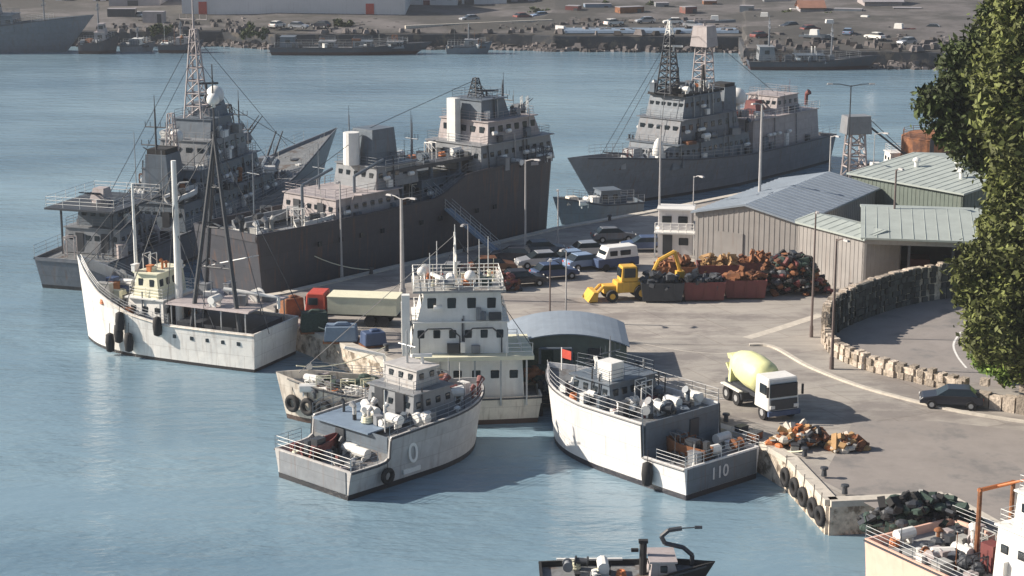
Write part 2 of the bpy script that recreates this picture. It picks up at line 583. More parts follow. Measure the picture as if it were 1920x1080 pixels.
def hull(parent, L, B, sheer, m, deckm, bul=0.5, tr=0.12, full=0.55, flare=0.18, rake=0.12, pw=2.0, n=26, steps=(), sternrake=0.03, wl=0.93):
    ts = sorted(set([i / n for i in range(n + 1)] + [s - 0.004 for s in steps] + [s + 0.004 for s in steps]))
    secs = []
    for t in ts:
        zs = sheer(t)
        if t < 0.35:
            bd = B / 2 * (1 - tr * (1 - t / 0.35) ** 2)
        elif t < full:
            bd = B / 2
        else:
            k = (t - full) / (1 - full)
            bd = B / 2 * max(0.0, 1 - k ** pw)
        kk = max(0.0, (t - full) / (1 - full))
        bw = bd * (wl - flare * 2.2 * kk) if t < 1 else 0.0
        bd = max(bd, 0.06)
        bw = max(bw, 0.03)
        zmax = sheer(1.0)
        xr = lambda z: t * L + (rake * L * (t ** 5) * max(z, -0.5) / zmax) - sternrake * L * (1 - t) ** 6 * max(z, 0) / zmax
        pts = [(xr(-1), bw * 0.55, -1.0), (xr(0), bw, 0.0), (xr(zs * .35), bw + (bd - bw) * 0.25, zs * 0.35), (xr(zs * .7), bw + (bd - bw) * 0.62, zs * 0.7), (xr(zs), bd, zs),
               (xr(zs), max(bd - 0.14, 0.02), zs), (xr(zs - bul), max(bd - 0.16, 0.015), zs - bul)]
        secs.append(pts)
    mb = MB()
    allv = []
    for sg in (1, -1):
        g = [[mb.b.verts.new((p[0], sg * p[1], p[2])) for p in s] for s in secs]
        allv.append(g)
        for a, b_ in zip(g, g[1:]):
            for i in range(len(a) - 1):
                mb.b.faces.new((a[i], a[i + 1], b_[i + 1], b_[i]))
    a, b_ = allv
    for i in range(6):                                   # transom and the keel strip
        if i < 4:
            mb.b.faces.new((a[0][i], a[0][i + 1], b_[0][i + 1], b_[0][i]))
    for i in range(len(a) - 1):
        mb.b.faces.new((a[i][0], a[i + 1][0], b_[i + 1][0], b_[i][0]))
    for i in range(4):
        mb.b.faces.new((a[-1][i], a[-1][i + 1], b_[-1][i + 1], b_[-1][i]))
    # bulwark across the stern
    s0 = secs[0]
    mb.box((s0[4][0] + 0.08, 0, s0[4][2] - bul), (0.14, s0[5][1] * 2, bul - 0.003))
    h = mb.build('hull', M[m], parent)
    md = MB()
    g1 = [md.b.verts.new((s[6][0], s[6][1] + 0.02, s[6][2])) for s in secs]
    g2 = [md.b.verts.new((s[6][0], -s[6][1] - 0.02, s[6][2])) for s in secs]
    for i in range(len(g1) - 1):
        md.b.faces.new((g1[i], g1[i + 1], g2[i + 1], g2[i]))
    md.build('deck', M[deckm], parent)
    # rubbing strake
    for sg in (1, -1):
        ms = MB()
        for s_, s2 in zip(secs[:-2], secs[1:-1]):
            if True:
                ms.cyl((s_[4][0], sg * (s_[4][1] + 0.03), s_[4][2] - 0.12), (s2[4][0], sg * (s2[4][1] + 0.03), s2[4][2] - 0.12), 0.06, 0.06, 5)
        ms.build('rubbing_strake', M['dark'] if m != 'whitehull' else M['creamhull'], parent)
    return secs


def edge_rail(parent, secs, t0, t1, h=0.9, m='steel', r=0.022, inset=0.07):
    n = len(secs)
    for sg in (1, -1):
        pts = [(s[4][0], sg * max(0.02, s[4][1] - inset), s[4][2]) for s in secs[int(t0 * (n - 1)):int(t1 * (n - 1)) + 1:2]]
        if len(pts) > 1:
            railing(parent, pts, h, r, 1.6, m)


def equip(parent, x0, x1, wd, z, n, seed, pal=('white', 'house', 'dark', 'deck_pale', 'house2', 'rust'), big=1.0, avoid=None):
    """deck fittings of many kinds, each its own part"""
    rnd = random.Random(seed)
    for i in range(n):
        x, y = rnd.uniform(x0, x1), rnd.uniform(-wd / 2, wd / 2)
        if avoid and avoid[0] < x < avoid[1] and abs(y) < avoid[2]:
            y = math.copysign(avoid[2] + 0.35, y)
        k = rnd.choice(('locker', 'locker', 'ventilator', 'life_raft', 'winch', 'hatch', 'cable_reel', 'bollard', 'mushroom_vent', 'coil', 'frame', 'antenna', 'crate'))
        m = M[rnd.choice(pal)]
        s = rnd.uniform(0.75, 1.25) * big
        mb = MB()
        if k in ('locker', 'crate'):
            a, b_, c = rnd.uniform(.5, 1.2) * s, rnd.uniform(.4, .8) * s, rnd.uniform(.5, 1.1) * s
            mb.box((0, 0, 0), (a, b_, c))
            mb.box((0, 0, c + .003), (a + .08, b_ + .08, .06))
            k = 'locker'
        elif k == 'ventilator':
            mb.cyl((0, 0, 0), (0, 0, 1.0 * s), .16 * s, .16 * s, 10)
            mb.cyl((-.05, 0, 1.0 * s), (.3 * s, 0, 1.25 * s), .18 * s, .28 * s, 10)
        elif k == 'life_raft':
            m = M['white']
            mb.cyl((-.6, 0, .55), (.6, 0, .55), .32, .32, 10)
            for q in (-.35, .35):
                mb.box((q, 0, 0), (.08, .6, .3))
        elif k == 'winch':
            mb.box((0, 0, 0), (.9 * s, .7 * s, .18))
            mb.cyl((0, -.4 * s, .5 * s), (0, .4 * s, .5 * s), .2 * s, .2 * s, 10)
            for q in (-.4, 0, .4):
                mb.cyl((0, (q - .04) * s, .5 * s), (0, (q + .04) * s, .5 * s), .36 * s, .36 * s, 12)
        elif k == 'hatch':
            mb.box((0, 0, 0), (1.0 * s, .9 * s, .35))
            mb.cyl((-.3 * s, 0, .37), (.3 * s, 0, .37), .05, .05, 5)
        elif k == 'cable_reel':
            for q in (-.35, .3):
                mb.cyl((q, 0, .5), (q + .06, 0, .5), .48 * s, .48 * s, 14)
            mb.cyl((-.3, 0, .5), (.3, 0, .5), .3 * s, .3 * s, 12)
        elif k == 'bollard':
            for q in (-.25, .25):
                mb.cyl((q, 0, 0), (q, 0, .45), .11, .11, 8)
                mb.cyl((q, 0, .45), (q, 0, .52), .15, .15, 8)
            mb.box((0, 0, 0), (.9, .3, .05))
        elif k == 'mushroom_vent':
            mb.cyl((0, 0, 0), (0, 0, .5 * s), .12 * s, .12 * s, 8)
            mb.rev([(.5 * s, .3 * s), (.6 * s, .28 * s), (.72 * s, .1 * s)], n=10)
        elif k == 'coil':
            for q in range(3):
                mb.tor((0, 0, .08 + q * .13), .4 * s - q * .03, .08, n=12)
            m = M[rnd.choice(('cream', 'orange', 'dark'))]
            k = 'rope_coil'
        elif k == 'frame':
            hh = 1.6 * s
            for q in (-.5, .5):
                for q2 in (-.3, .3):
                    mb.cyl((q, q2, 0), (q, q2, hh), .04, .04, 5)
            for q2 in (-.3, .3):
                mb.cyl((-.5, q2, hh), (.5, q2, hh), .04, .04, 5)
                mb.cyl((-.5, q2, hh * .5), (.5, q2, hh), .03, .03, 5)
            k = 'pipe_frame'
        else:
            mb.cyl((0, 0, 0), (0, 0, 2.6 * s), .035, .02, 5)
            mb.cyl((0, 0, 0), (0, 0, .3), .1, .08, 6)
            k = 'antenna'
        o = mb.build(k, m, parent)
        o.location = (x, y, z if not callable(z) else z(x))
        o.rotation_euler = (0, 0, rnd.choice((0, math.pi / 2, rnd.uniform(0, 3))))


def lattice(parent, c, w0, w1, h, m='dark', lv=6, r=0.05, name='lattice_mast'):
    mb = MB()
    c = Vector(c)
    cor = ((-1, -1), (1, -1), (1, 1), (-1, 1))
    prev = None
    for i in range(lv + 1):
        k = i / lv
        w_ = (w0 * (1 - k) + w1 * k) / 2
        cur = [c + Vector((a * w_, b_ * w_, h * k)) for a, b_ in cor]
        if prev:
            for j in range(4):
                mb.cyl(prev[j], cur[j], r * 1.3, r * 1.3, 5)
                mb.cyl(prev[j], cur[(j + 1) % 4], r * .8, r * .8, 4)
        for j in range(4):
            mb.cyl(cur[j], cur[(j + 1) % 4], r, r, 4)
        prev = cur
    return mb.build(name, M[m], parent)


def mast(parent, c, h, r=0.12, yards=((0.7, 1.6), (0.85, 1.0)), m='navy', top=0.5):
    mb = MB()
    c = Vector(c)
    mb.cyl(c, c + Vector((0, 0, h)), r, r * 0.5, 8)
    mb.cyl(c + Vector((0, 0, h)), c + Vector((0, 0, h * (1 + top * .3))), r * .3, r * .2, 5)
    for k, wd in yards:
        mb.cyl(c + Vector((0, -wd, h * k)), c + Vector((0, wd, h * k)), r * .4, r * .4, 5)
        for q in (-1, -.5, .5, 1):
            mb.cyl(c + Vector((0, q * wd, h * k)), c + Vector((0, q * wd, h * k + .5)), r * .25, r * .25, 4)
    return mb.build('mast', M[m], parent)


def stays(parent, pairs, r=0.02, m='dark'):
    mb = MB()
    for a, b_ in pairs:
        mb.cyl(a, b_, r, r, 4)
    return mb.build('rigging', M[m], parent)


def radome(parent, c, r, stem=0.6, m='white'):
    mb = MB()
    c = Vector(c)
    mb.cyl(c, c + Vector((0, 0, stem)), r * .35, r * .35, 8)
    mb.rev([(stem, r * .7), (stem + r * .25, r * .95), (stem + r * .8, r), (stem + r * 1.3, r * .8), (stem + r * 1.65, r * .35)], Matrix.Translation(c), 14)
    return mb.build('radome', M[m], parent, smooth=True)


def radar(parent, c, wd=1.8, rz=0.6, m='white'):
    mb = MB()
    c = Vector(c)
    mb.cyl(c, c + Vector((0, 0, .5)), .12, .1, 8)
    mb.box(c + Vector((0, 0, .5)), (.22, wd, .2), rz)
    return mb.build('radar', M[m], parent)


def gun(parent, c, heading=0.0, s=1.0, elev=25, m='navy', twin=True, L=3.2):
    g = MB().cyl((0, 0, 0), (0, 0, .4 * s), 1.0 * s, 1.0 * s, 14).box((0, 0, .4 * s + .003), (1.9 * s, 1.6 * s, 1.1 * s), top=(.7, .75), shift=(-.15 * s, 0)).build('gun_turret', M[m], parent)
    g.location = c
    g.rotation_euler = (0, 0, heading)
    e = R(elev)
    for q in ((-.3, .3) if twin else (0,)):
        mb = MB()
        p = Vector((.6 * s, q * s, .95 * s))
        d = Vector((math.cos(e), 0, math.sin(e)))
        mb.cyl(p, p + d * L * s * .5, .12 * s, .1 * s, 8)
        mb.cyl(p + d * L * s * .5, p + d * L * s, .075 * s, .06 * s, 8)
        mb.build('gun_barrel', M['dark'], g)
    return g


def small_boat(parent, c, L=5.0, m='white', rz=0.0, name='ship_boat'):
    """a lifeboat or rigid inflatable on cradles"""
    o = MB().box((-L * .25, 0, 0), (.15, 1.4, .5)).box((L * .2, 0, 0), (.15, 1.4, .5)).build(name, M['dark'], parent)
    o.location = c
    o.rotation_euler = (0, 0, rz)
    mb = MB()
    prof = []
    n = 9
    for i in range(n + 1):
        t = i / n
        bw = L * .16 * (1 - max(0, (t - .5) / .5) ** 2.2) + .02
        x = (t - .5) * L
        prof.append([(x, bw * .3, .15 + .25 * max(0, t - .6)), (x, bw * .95, .55), (x, bw, .95 + .3 * t * t), (x, bw * .8, .95 + .3 * t * t), (x, bw * .7, .7)])
    for sg in (1, -1):
        g = [[mb.b.verts.new((p[0], sg * p[1], p[2])) for p in s] for s in prof]
        for a, b_ in zip(g, g[1:]):
            for i in range(4):
                mb.b.faces.new((a[i], a[i + 1], b_[i + 1], b_[i]))
            mb.b.faces.new((a[0], b_[0], mb.b.verts.new((b_[0].co.x, 0, b_[0].co.z - .1)), mb.b.verts.new((a[0].co.x, 0, a[0].co.z - .1))))
        mb.b.faces.new(g[0])
    mb.build('boat_hull', M[m], o)
    MB().box((-L * .05, 0, .69), (L * .7, L * .2, .04)).box((-L * .12, 0, .73), (.8, .6, .6)).box((-L * .44, 0, .5), (.3, .35, .9)).build('boat_interior', M['dark'], o)
    return o


def davit(parent, c, h=2.2, reach=1.5, heading=0, m='house'):
    mb = MB()
    mb.path([(0, 0, 0), (0, 0, h * .7), (reach * .3, 0, h * .95), (reach, 0, h)], .09, 7)
    mb.cyl((reach, 0, h), (reach, 0, h - .7), .03, .03, 4)
    o = mb.build('davit', M[m], parent)
    o.location = c
    o.rotation_euler = (0, 0, heading)
    return o


def textmesh(parent, s, size, loc, rot, m, name='hull_number', depth=0.012):
    cu = bpy.data.curves.new(name, 'FONT')
    cu.body = s
    cu.size = size
    cu.extrude = depth
    cu.align_x = 'CENTER'
    cu.align_y = 'CENTER'
    cu.offset = 0.012
    t = bpy.data.objects.new('t', cu)
    COL.objects.link(t)
    dg = bpy.context.evaluated_depsgraph_get()
    me = bpy.data.meshes.new_from_object(t.evaluated_get(dg))
    bpy.data.objects.remove(t)
    bpy.data.curves.remove(cu)
    me.materials.clear()
    me.materials.append(M[m])
    o = bpy.data.objects.new(name, me)
    COL.objects.link(o)
    o.parent = parent
    o.location = loc
    o.rotation_euler = rot
    return o


def lerp_sheer(pts):
    def f(t):
        for (a, za), (b_, zb) in zip(pts, pts[1:]):
            if t <= b_:
                return za + (zb - za) * (t - a) / max(1e-6, b_ - a)
        return pts[-1][1]
    return f


def world_of(root, p):
    m = Matrix.Translation(root.location) @ Matrix.Rotation(root.rotation_euler[2], 4, 'Z')
    return m @ Vector(p)


TYRE = {}


def tyre(loc, heading, label, group, s=0.45, kind='tyre'):
    if kind not in TYRE:
        if kind == 'tyre':
            mb = MB().tor((0, 0, 0), .42, .17, Matrix.Rotation(math.pi / 2, 4, 'Y'), 16, 8)
            mb.cyl((0, 0, .5), (-.05, 0, 1.3), .025, .025, 4)
        else:
            mb = MB().rev([(-.7, .1), (-.6, .28), (0, .34), (.6, .28), (.7, .1)], n=12)
            mb.cyl((0, 0, .7), (-.05, 0, 1.4), .025, .025, 4)
        o = mb.build('fender', M['black'], smooth=True)
        TYRE[kind] = o.data
    else:
        o = bpy.data.objects.new('fender', TYRE[kind])
        COL.objects.link(o)
    o.name = 'tyre_fender' if kind == 'tyre' else 'rubber_fender'
    o.location = loc
    o.rotation_euler = (0, 0, heading)
    sc = s / .45
    o.scale = (sc, sc, sc)
    return tag(o, label, 'fender', group)


# ------------------------------------------------------------------ the setting
QZ = 2.0
mb = MB()
mb.quad([(-3300, -100, 0), (3300, -100, 0), (3300, 5600, 0), (-3300, 5600, 0)])
tag(mb.build('water', M['water']), kind='structure')

g2 = lambda x, y: tuple(G(x, y, QZ))[:2]
quay_poly = [(-23.2, 153.2), (-19.6, 155.8), (-14.0, 162.3), (4.6, 184.2), (14, 192.4), (28, 206), (48, 220), (80, 236), (260, 280), (260, 20), (62, 40),
             (45.5, 66), (27.4, 98.8), (25.4, 104.2), (18.6, 103.3), (17.4, 111.2), (16.0, 114.8), (11.6, 120.4), (7.0, 126.0), (4.8, 130.0), (-5.2, 130.0), (-8.5, 133.0)]
mb = MB()
mb.prism(quay_poly, -2, QZ)
land = mb.build('quay', M['concrete'])
tag(land, kind='structure')
# stone facing and coping along the water's edge
mb = MB()
mc = MB()
n = len(quay_poly)
seq = [8 + i for i in range(1, n - 8)] + [0, 1, 2, 3, 4, 5, 6]
for i, j in zip(seq, seq[1:]):
    i %= n
    j %= n
    a, b_ = Vector((*quay_poly[i], 0)), Vector((*quay_poly[j], 0))
    d = (b_ - a).normalized()
    nr = Vector((-d.y, d.x, 0))
    ln = (b_ - a).length
    c = (a + b_) / 2
    rz = math.atan2(d.y, d.x)
    mb.box((c.x + nr.x * .14, c.y + nr.y * .14, -1.5), (ln + .25, .34, 1.5 + QZ - .25), rz)
    mc.box((c.x - nr.x * .05, c.y - nr.y * .05, QZ - .245), (ln + .1, .8, .37), rz)
tag(mb.build('quay_wall_facing', M['wallstone']), kind='structure')
tag(mc.build('quay_coping', M['kerb']), kind='structure')


def ribbon(pts, wd, z, name, m, kind='structure', h=0.0):
    """a strip along a polyline; h>0 gives it a real height"""
    P = [Vector((p[0], p[1], 0)) for p in pts]
    L_, R_ = [], []
    for i, p in enumerate(P):
        d = (P[min(i + 1, len(P) - 1)] - P[max(i - 1, 0)]).normalized()
        nr = Vector((-d.y, d.x, 0))
        L_.append(p + nr * wd / 2)
        R_.append(p - nr * wd / 2)
    mb = MB()
    for i in range(len(P) - 1):
        a, b_, c, d = L_[i], L_[i + 1], R_[i + 1], R_[i]
        if h <= 0:
            mb.quad([(v.x, v.y, z) for v in (a, b_, c, d)])
        else:
            lo = [mb.b.verts.new((v.x, v.y, z)) for v in (a, b_, c, d)]
            hi = [mb.b.verts.new((v.x, v.y, z + h)) for v in (a, b_, c, d)]
            mb.b.faces.new(hi)
            for q in range(4):
                if (q == 1 and i < len(P) - 2) or (q == 3 and i > 0):
                    continue
                mb.b.faces.new((lo[q], lo[(q + 1) % 4], hi[(q + 1) % 4], hi[q]))
    o = mb.build(name, m)
    if kind:
        tag(o, kind=kind)
    return o


def smooth(pts, k=6):
    out = []
    for i in range(len(pts) - 1):
        p0, p1, p2, p3 = pts[max(i - 1, 0)], pts[i], pts[i + 1], pts[min(i + 2, len(pts) - 1)]
        for j in range(k):
            t = j / k
            out.append(tuple(0.5 * ((2 * p1[c]) + (-p0[c] + p2[c]) * t + (2 * p0[c] - 5 * p1[c] + 4 * p2[c] - p3[c]) * t * t + (-p0[c] + 3 * p1[c] - 3 * p2[c] + p3[c]) * t ** 3) for c in (0, 1)))
    out.append(tuple(pts[-1]))
    return out


# enclosed curving road inside the stone wall, road along the right, pavement strip
inner = smooth([g2(1900, 600), g2(1760, 612), g2(1660, 640), g2(1690, 668), g2(1800, 700), g2(1990, 745)])
mb = MB()
rp = [g2(*p) for p in ((2300, 560), (1800, 545), (1640, 570), (1575, 600), (1562, 630), (1600, 662), (1700, 690), (1850, 722), (2300, 800))]
mb.quad([(x, y, QZ + .004) for x, y in rp])
tag(mb.build('inner_road', M['asphalt']), kind='structure')
mb = MB()
mb.quad([(x, y, QZ + .004) for x, y in [g2(*p) for p in ((1540, 900), (1600, 790), (1760, 790), (2300, 850), (2300, 1100), (1800, 1010), (1700, 985))]])
tag(mb.build('road', M['asphalt']), kind='structure')
pave = smooth([g2(1405, 648), g2(1450, 652), g2(1520, 690), g2(1620, 728), g2(1740, 760), g2(1850, 782), g2(2100, 818)])
ribbon(pave, 0.35, QZ + .004, 'kerb', M['kerb'], h=.14)
pv2 = smooth([g2(1400, 634), g2(1460, 616), g2(1540, 590)])
ribbon(pv2, 0.9, QZ + .008, 'pavement_edge', M['kerb'])
ribbon(smooth([g2(1802, 622), g2(1788, 645), g2(1795, 668), g2(1812, 690)]), .16, QZ + .009, 'road_marking', M['paint'])
ribbon([g2(1150, 742), g2(1370, 748)], .14, QZ + .006, 'quay_marking', M['paint'])
ribbon(smooth([g2(1180, 640), g2(1300, 660), g2(1420, 664)]), .12, QZ + .006, 'worn_line', M['kerb'])
# grass bank under the trees
mb = MB()
mb.quad([(*g2(*p), QZ + .012) for p in ((1818, 640), (1835, 700), (1900, 712), (2300, 760), (2300, 560), (1850, 580))])
tag(mb.build('grass_ground', M['grass']), kind='structure')


# ------------------------------------------------------------------ stone wall that curves round the inner road
def stone_wall(name, label, pts, wd, h, courses, stone=0.55, seed=3, inner='rubble'):
    root = thing(name, label, 'wall', (*pts[0], QZ))
    rel = [(p[0] - pts[0][0], p[1] - pts[0][1]) for p in pts]
    rnd = random.Random(seed)
    core = ribbon(rel, wd * .8, 0, 'core', M['wallstone'], kind=None, h=h * .96)
    core.parent = root
    mb, mi = MB(), MB()
    # irregular stones laid along both faces and over the top
    for i in range(len(rel) - 1):
        a, b_ = Vector((*rel[i], 0)), Vector((*rel[i + 1], 0))
        d = (b_ - a).normalized()
        nr = Vector((-d.y, d.x, 0))
        ln = (b_ - a).length
        k = max(1, int(ln / stone))
        for q in range(k):
            for c in range(courses):
                for sd_ in (-1, 1):
                    p = a + d * ((q + rnd.uniform(.3, .7)) * ln / k) + nr * sd_ * wd * .40
                    s = stone * rnd.uniform(.75, 1.1)
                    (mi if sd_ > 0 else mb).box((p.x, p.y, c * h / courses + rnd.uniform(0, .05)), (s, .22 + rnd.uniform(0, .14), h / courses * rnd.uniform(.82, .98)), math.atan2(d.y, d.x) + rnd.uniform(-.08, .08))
            p = a + d * ((q + rnd.uniform(.3, .7)) * ln / k)
            mb.box((p.x, p.y, h * .93), (stone * rnd.uniform(.7, 1.05), wd * rnd.uniform(.8, 1.1), rnd.uniform(.15, .35)), math.atan2(d.y, d.x) + rnd.uniform(-.12, .12))
    mb.build('stonework', M['rubble'], root)
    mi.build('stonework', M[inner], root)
    return root


wp = smooth([g2(1905, 545), g2(1790, 556), g2(1700, 570), g2(1620, 595), g2(1567, 620), g2(1548, 643)], 5)
stone_wall('stone_wall', 'high rubble stone wall curving round the shaded far side of the small road', wp, .6, 3.0, 6, seed=4, inner='shadestone')
wp2 = smooth([g2(1549, 643), g2(1570, 668), g2(1630, 694), g2(1720, 716), g2(1810, 738)], 5)
stone_wall('stone_wall', 'low rubble stone wall along the sunlit near side of the small road', wp2, .6, 1.0, 2, seed=5)


def blocks(px0, px1, label, seed):
    root = thing('block_wall', label, 'wall', (*g2(*px0), QZ))
    a = Vector((0, 0, 0))
    b_ = G(*px1, QZ) - G(*px0, QZ)
    rnd = random.Random(seed)
    mb = MB()
    n = int(b_.length / .9)
    rz = math.atan2(b_.y, b_.x)
    for i in range(n):
        p = b_ * ((i + .5) / n)
        mb.box((p.x, p.y, 0), (.85, .7, rnd.uniform(.9, 1.5)), rz + rnd.uniform(-.05, .05))
        if rnd.random() < .6:
            mb.box((p.x, p.y, 1.5), (.6, .5, rnd.uniform(.2, .7)), rz + rnd.uniform(-.3, .3))
    mb.build('blockwork', M['rubble'], root)


blocks((1832, 760), (2060, 800), 'pale ruined block wall beside the parked dark car', 3)


# ------------------------------------------------------------------ far shore
FZ = 3.0
shore_px = [(-900, 98), (60, 86), (150, 85), (420, 84), (520, 91), (900, 90), (1000, 92), (1040, 94), (1390, 96), (1400, 120), (1560, 124), (1780, 128), (2500, 136)]
edge = [G(x, y, 0) for x, y in shore_px]
mb = MB()
back = [(3000, 5000), (-3000, 5000)]
poly = [(p.x, p.y) for p in edge] + back
# ground rises gently inland: rows of vertices behind the edge
rows = [0, 12, 40, 90, 200, 900, 4000]
hz = [FZ, FZ + .6, FZ + 1.5, FZ + 3, FZ + 6, 22, 30]
grid = []
for d, z in zip(rows, hz):
    grid.append([mb.b.verts.new((p.x * (1 + d / 380), p.y + d, z + (math.sin(i * 1.7 + d) * (.5 if 0 < d < 200 else 0)))) for i, p in enumerate(edge)])
low = [mb.b.verts.new((p.x, p.y, -2)) for p in edge]
for i in range(len(edge) - 1):
    mb.b.faces.new((low[i], low[i + 1], grid[0][i + 1], grid[0][i]))
for a, b_ in zip(grid, grid[1:]):
    for i in range(len(edge) - 1):
        mb.b.faces.new((a[i], a[i + 1], b_[i + 1], b_[i]))
tag(mb.build('far_ground', M['shore']), kind='structure')
mb = MB()
for a, b_ in zip(edge, edge[1:]):
    d = (b_ - a).normalized()
    c = (a + b_) / 2
    mb.box((c.x, c.y - .4, -1), ((b_ - a).length + .5, 1.4, 1 + FZ - .1), math.atan2(d.y, d.x))
tag(mb.build('far_sea_wall', M['shorewall']), kind='structure')
# foreshore rocks beyond number: one mass
rnd = random.Random(9)
mb = MB()
for i in range(900):
    x = rnd.uniform(1040, 1900)
    y = rnd.uniform(-15, 62 if x < 1395 else 94)
    p = G(x, y, FZ + .5)
    s = rnd.uniform(.4, 1.4) * (1 if rnd.random() < .8 else 1.6)
    mb.box((p.x, p.y, FZ + .1), (s * 1.5, s * rnd.uniform(.5, 1.2), s * rnd.uniform(.2, .5) + .5), rnd.uniform(0, 3), top=(.6, .6), shift=(rnd.uniform(-.2, .2), 0))
for i in range(350):
    x, y = rnd.uniform(180, 1040), rnd.uniform(30, 64)
    p = G(x, y, FZ)
    s = rnd.uniform(.4, 1.1)
    mb.box((p.x, p.y, FZ + .1), (s * 1.4, s, s * .3 + .5), rnd.uniform(0, 3), top=(.6, .6))
for i in range(1500):                                    # riprap at the foot of the sea wall
    k = rnd.randrange(1, len(edge) - 2)
    if edge[k + 1].x < -85 or edge[k].x > 95:
        continue
    p = edge[k].lerp(edge[k + 1], rnd.random())
    o_ = rnd.uniform(.6, 3.2)
    s = rnd.uniform(.4, 1.3)
    q = Matrix.Rotation(rnd.uniform(-.5, .5), 4, 'X') @ Matrix.Rotation(rnd.uniform(0, 3), 4, 'Z')
    mb.box((p.x, p.y - o_, -.5 + max(0, 1.9 - o_ * .7) * rnd.random()), (s * 1.4, s, s * .8), rot=q, top=(.65, .65))
tag(mb.build('foreshore_rocks', M['farrock']), 'brown and grey rocks and rubble strewn along the far shore', 'rocks', kind='stuff')


def far_building(name, label, cat, px0, px1, pyb, h, depth, wall='farwhite', roof='fargrey', doors=(), wins=0, pitched=True, floors=1, z=FZ):
    a, b_ = G(px0, pyb, z), G(px1, pyb, z)
    L = (b_ - a).length
    root = thing(name, label, cat, (a.x, a.y, z))
    MB().box((L / 2, depth / 2, -2), (L, depth, h + 2)).build('wall', M[wall], root)
    mb = MB()
    if pitched:
        for s0, s1, zz0, zz1 in ((-.5, depth / 2, h - .1, h + depth * .22), (depth / 2, depth + .5, h + depth * .22, h - .1)):
            mb.quad([(-.4, s0, zz0), (L + .4, s0, zz0), (L + .4, s1, zz1), (-.4, s1, zz1)])
            mb.quad([(-.4, s0, zz0 + .2), (L + .4, s0, zz0 + .2), (L + .4, s1, zz1 + .2), (-.4, s1, zz1 + .2)])
        for xx in (0, L):
            v = [mb.b.verts.new(p) for p in ((xx, 0, h), (xx, depth, h), (xx, depth / 2, h + depth * .21))]
            mb.b.faces.new(v)
    else:
        mb.box((L / 2, depth / 2, h + .003), (L + .5, depth + .5, .35))
    mb.build('roof', M[roof], root)
    for x, w_, hh, mm in doors:
        MB().box(((x - px0) / (px1 - px0) * L, -.05, 0), (w_, .16, hh)).build('door', M[mm], root)
    for f in range(floors):
        for i in range(wins):
            window(root, ((i + .5) / wins * L, -.02, (f + .55) * h / floors), 1.0, 1.3, -math.pi / 2)
    return root


far_building('warehouse', 'long low white warehouse with two red doors across the water', 'warehouse', 342, 760, 36, 8, 22, doors=((381, 1.8, 3.8, 'red'), (694, 1.8, 3.4, 'red')), wins=0)
far_building('harbour_office', 'narrow white block with a dark door beside the long warehouse', 'building', 768, 858, 22, 6, 12, 'farwhite', 'fargrey', doors=((800, 1.5, 2.6, 'maroon'),), wins=3, pitched=False)
far_building('warehouse', 'second white warehouse with blue doors at the top left of the far shore', 'warehouse', 236, 330, 14, 7, 14, 'farwhite', 'house2', doors=((255, 3, 3.5, 'blue'), (300, 3, 3.5, 'blue')))
far_building('harbour_office', 'pale block with square windows at the end of the quay road', 'building', 866, 950, 20, 6.5, 12, 'farwhite', 'fargrey', doors=((880, 2.2, 3, 'dark'),), wins=4, pitched=False)
far_building('store_shed', 'grey store shed right of the pale harbour blocks', 'shed', 958, 1004, 18, 4, 9, 'fargrey', 'tile', doors=((980, 2.4, 2.6, 'dark'),))
far_building('store_shed', 'brown roofed low shed at the left of the white warehouse', 'shed', 205, 300, 24, 4.5, 12, 'fargrey', 'farwhite', doors=((250, 2.4, 2.8, 'dark'),), pitched=False)
far_building('store_shed', 'dark long shed behind the rubble on the far shore', 'shed', 1210, 1500, 4, 5, 14, 'fargrey', 'bluegrey', doors=((1300, 3, 3, 'dark'), (1420, 3, 3, 'dark')))
far_building('store_shed', 'brown shed with dark door near the far shore', 'shed', 1555, 1600, 14, 4, 9, 'fargrey', 'tile', doors=((1580, 2, 2.6, 'dark'),))
far_building('boat_house', 'white boat house with pitched roof at top right of far shore', 'building', 1770, 1846, 22, 5, 10, 'farwhite', 'farwhite', wins=2)
far_building('boat_house', 'blue boat house beside the tree at the top right', 'building', 1850, 1900, 26, 6, 9, 'blue', 'bluegrey', wins=2)
# embankment road wall on the far shore
ww = thing('retaining_wall', 'long pale retaining wall below the far warehouses', 'wall', (*G(760, 58, FZ)[:2], FZ))
a, b_ = G(760, 58, FZ), G(1035, 46, FZ)
MB().box(((b_ - a).x / 2, (b_ - a).y / 2, 0), ((b_ - a).length, .6, 1.1), math.atan2((b_ - a).y, (b_ - a).x)).build('masonry', M['kerb'], ww)
# slipway
sw = thing('slipway', 'pale concrete slipway reaching down to the far water', 'slipway', (*G(1060, 62, FZ)[:2], FZ + .3))
a, b_ = G(1060, 62, FZ), G(1385, 66, FZ)
MB().box(((b_ - a).x / 2, 0, 0), ((b_ - a).length, 7, .5), 0, top=(1, .9)).build('ramp', M['bluegrey'], sw)
MB().box((-1, 1, .1), (2.6, .5, 1.0), -.9).build('kerb_wall', M['farwhite'], sw)

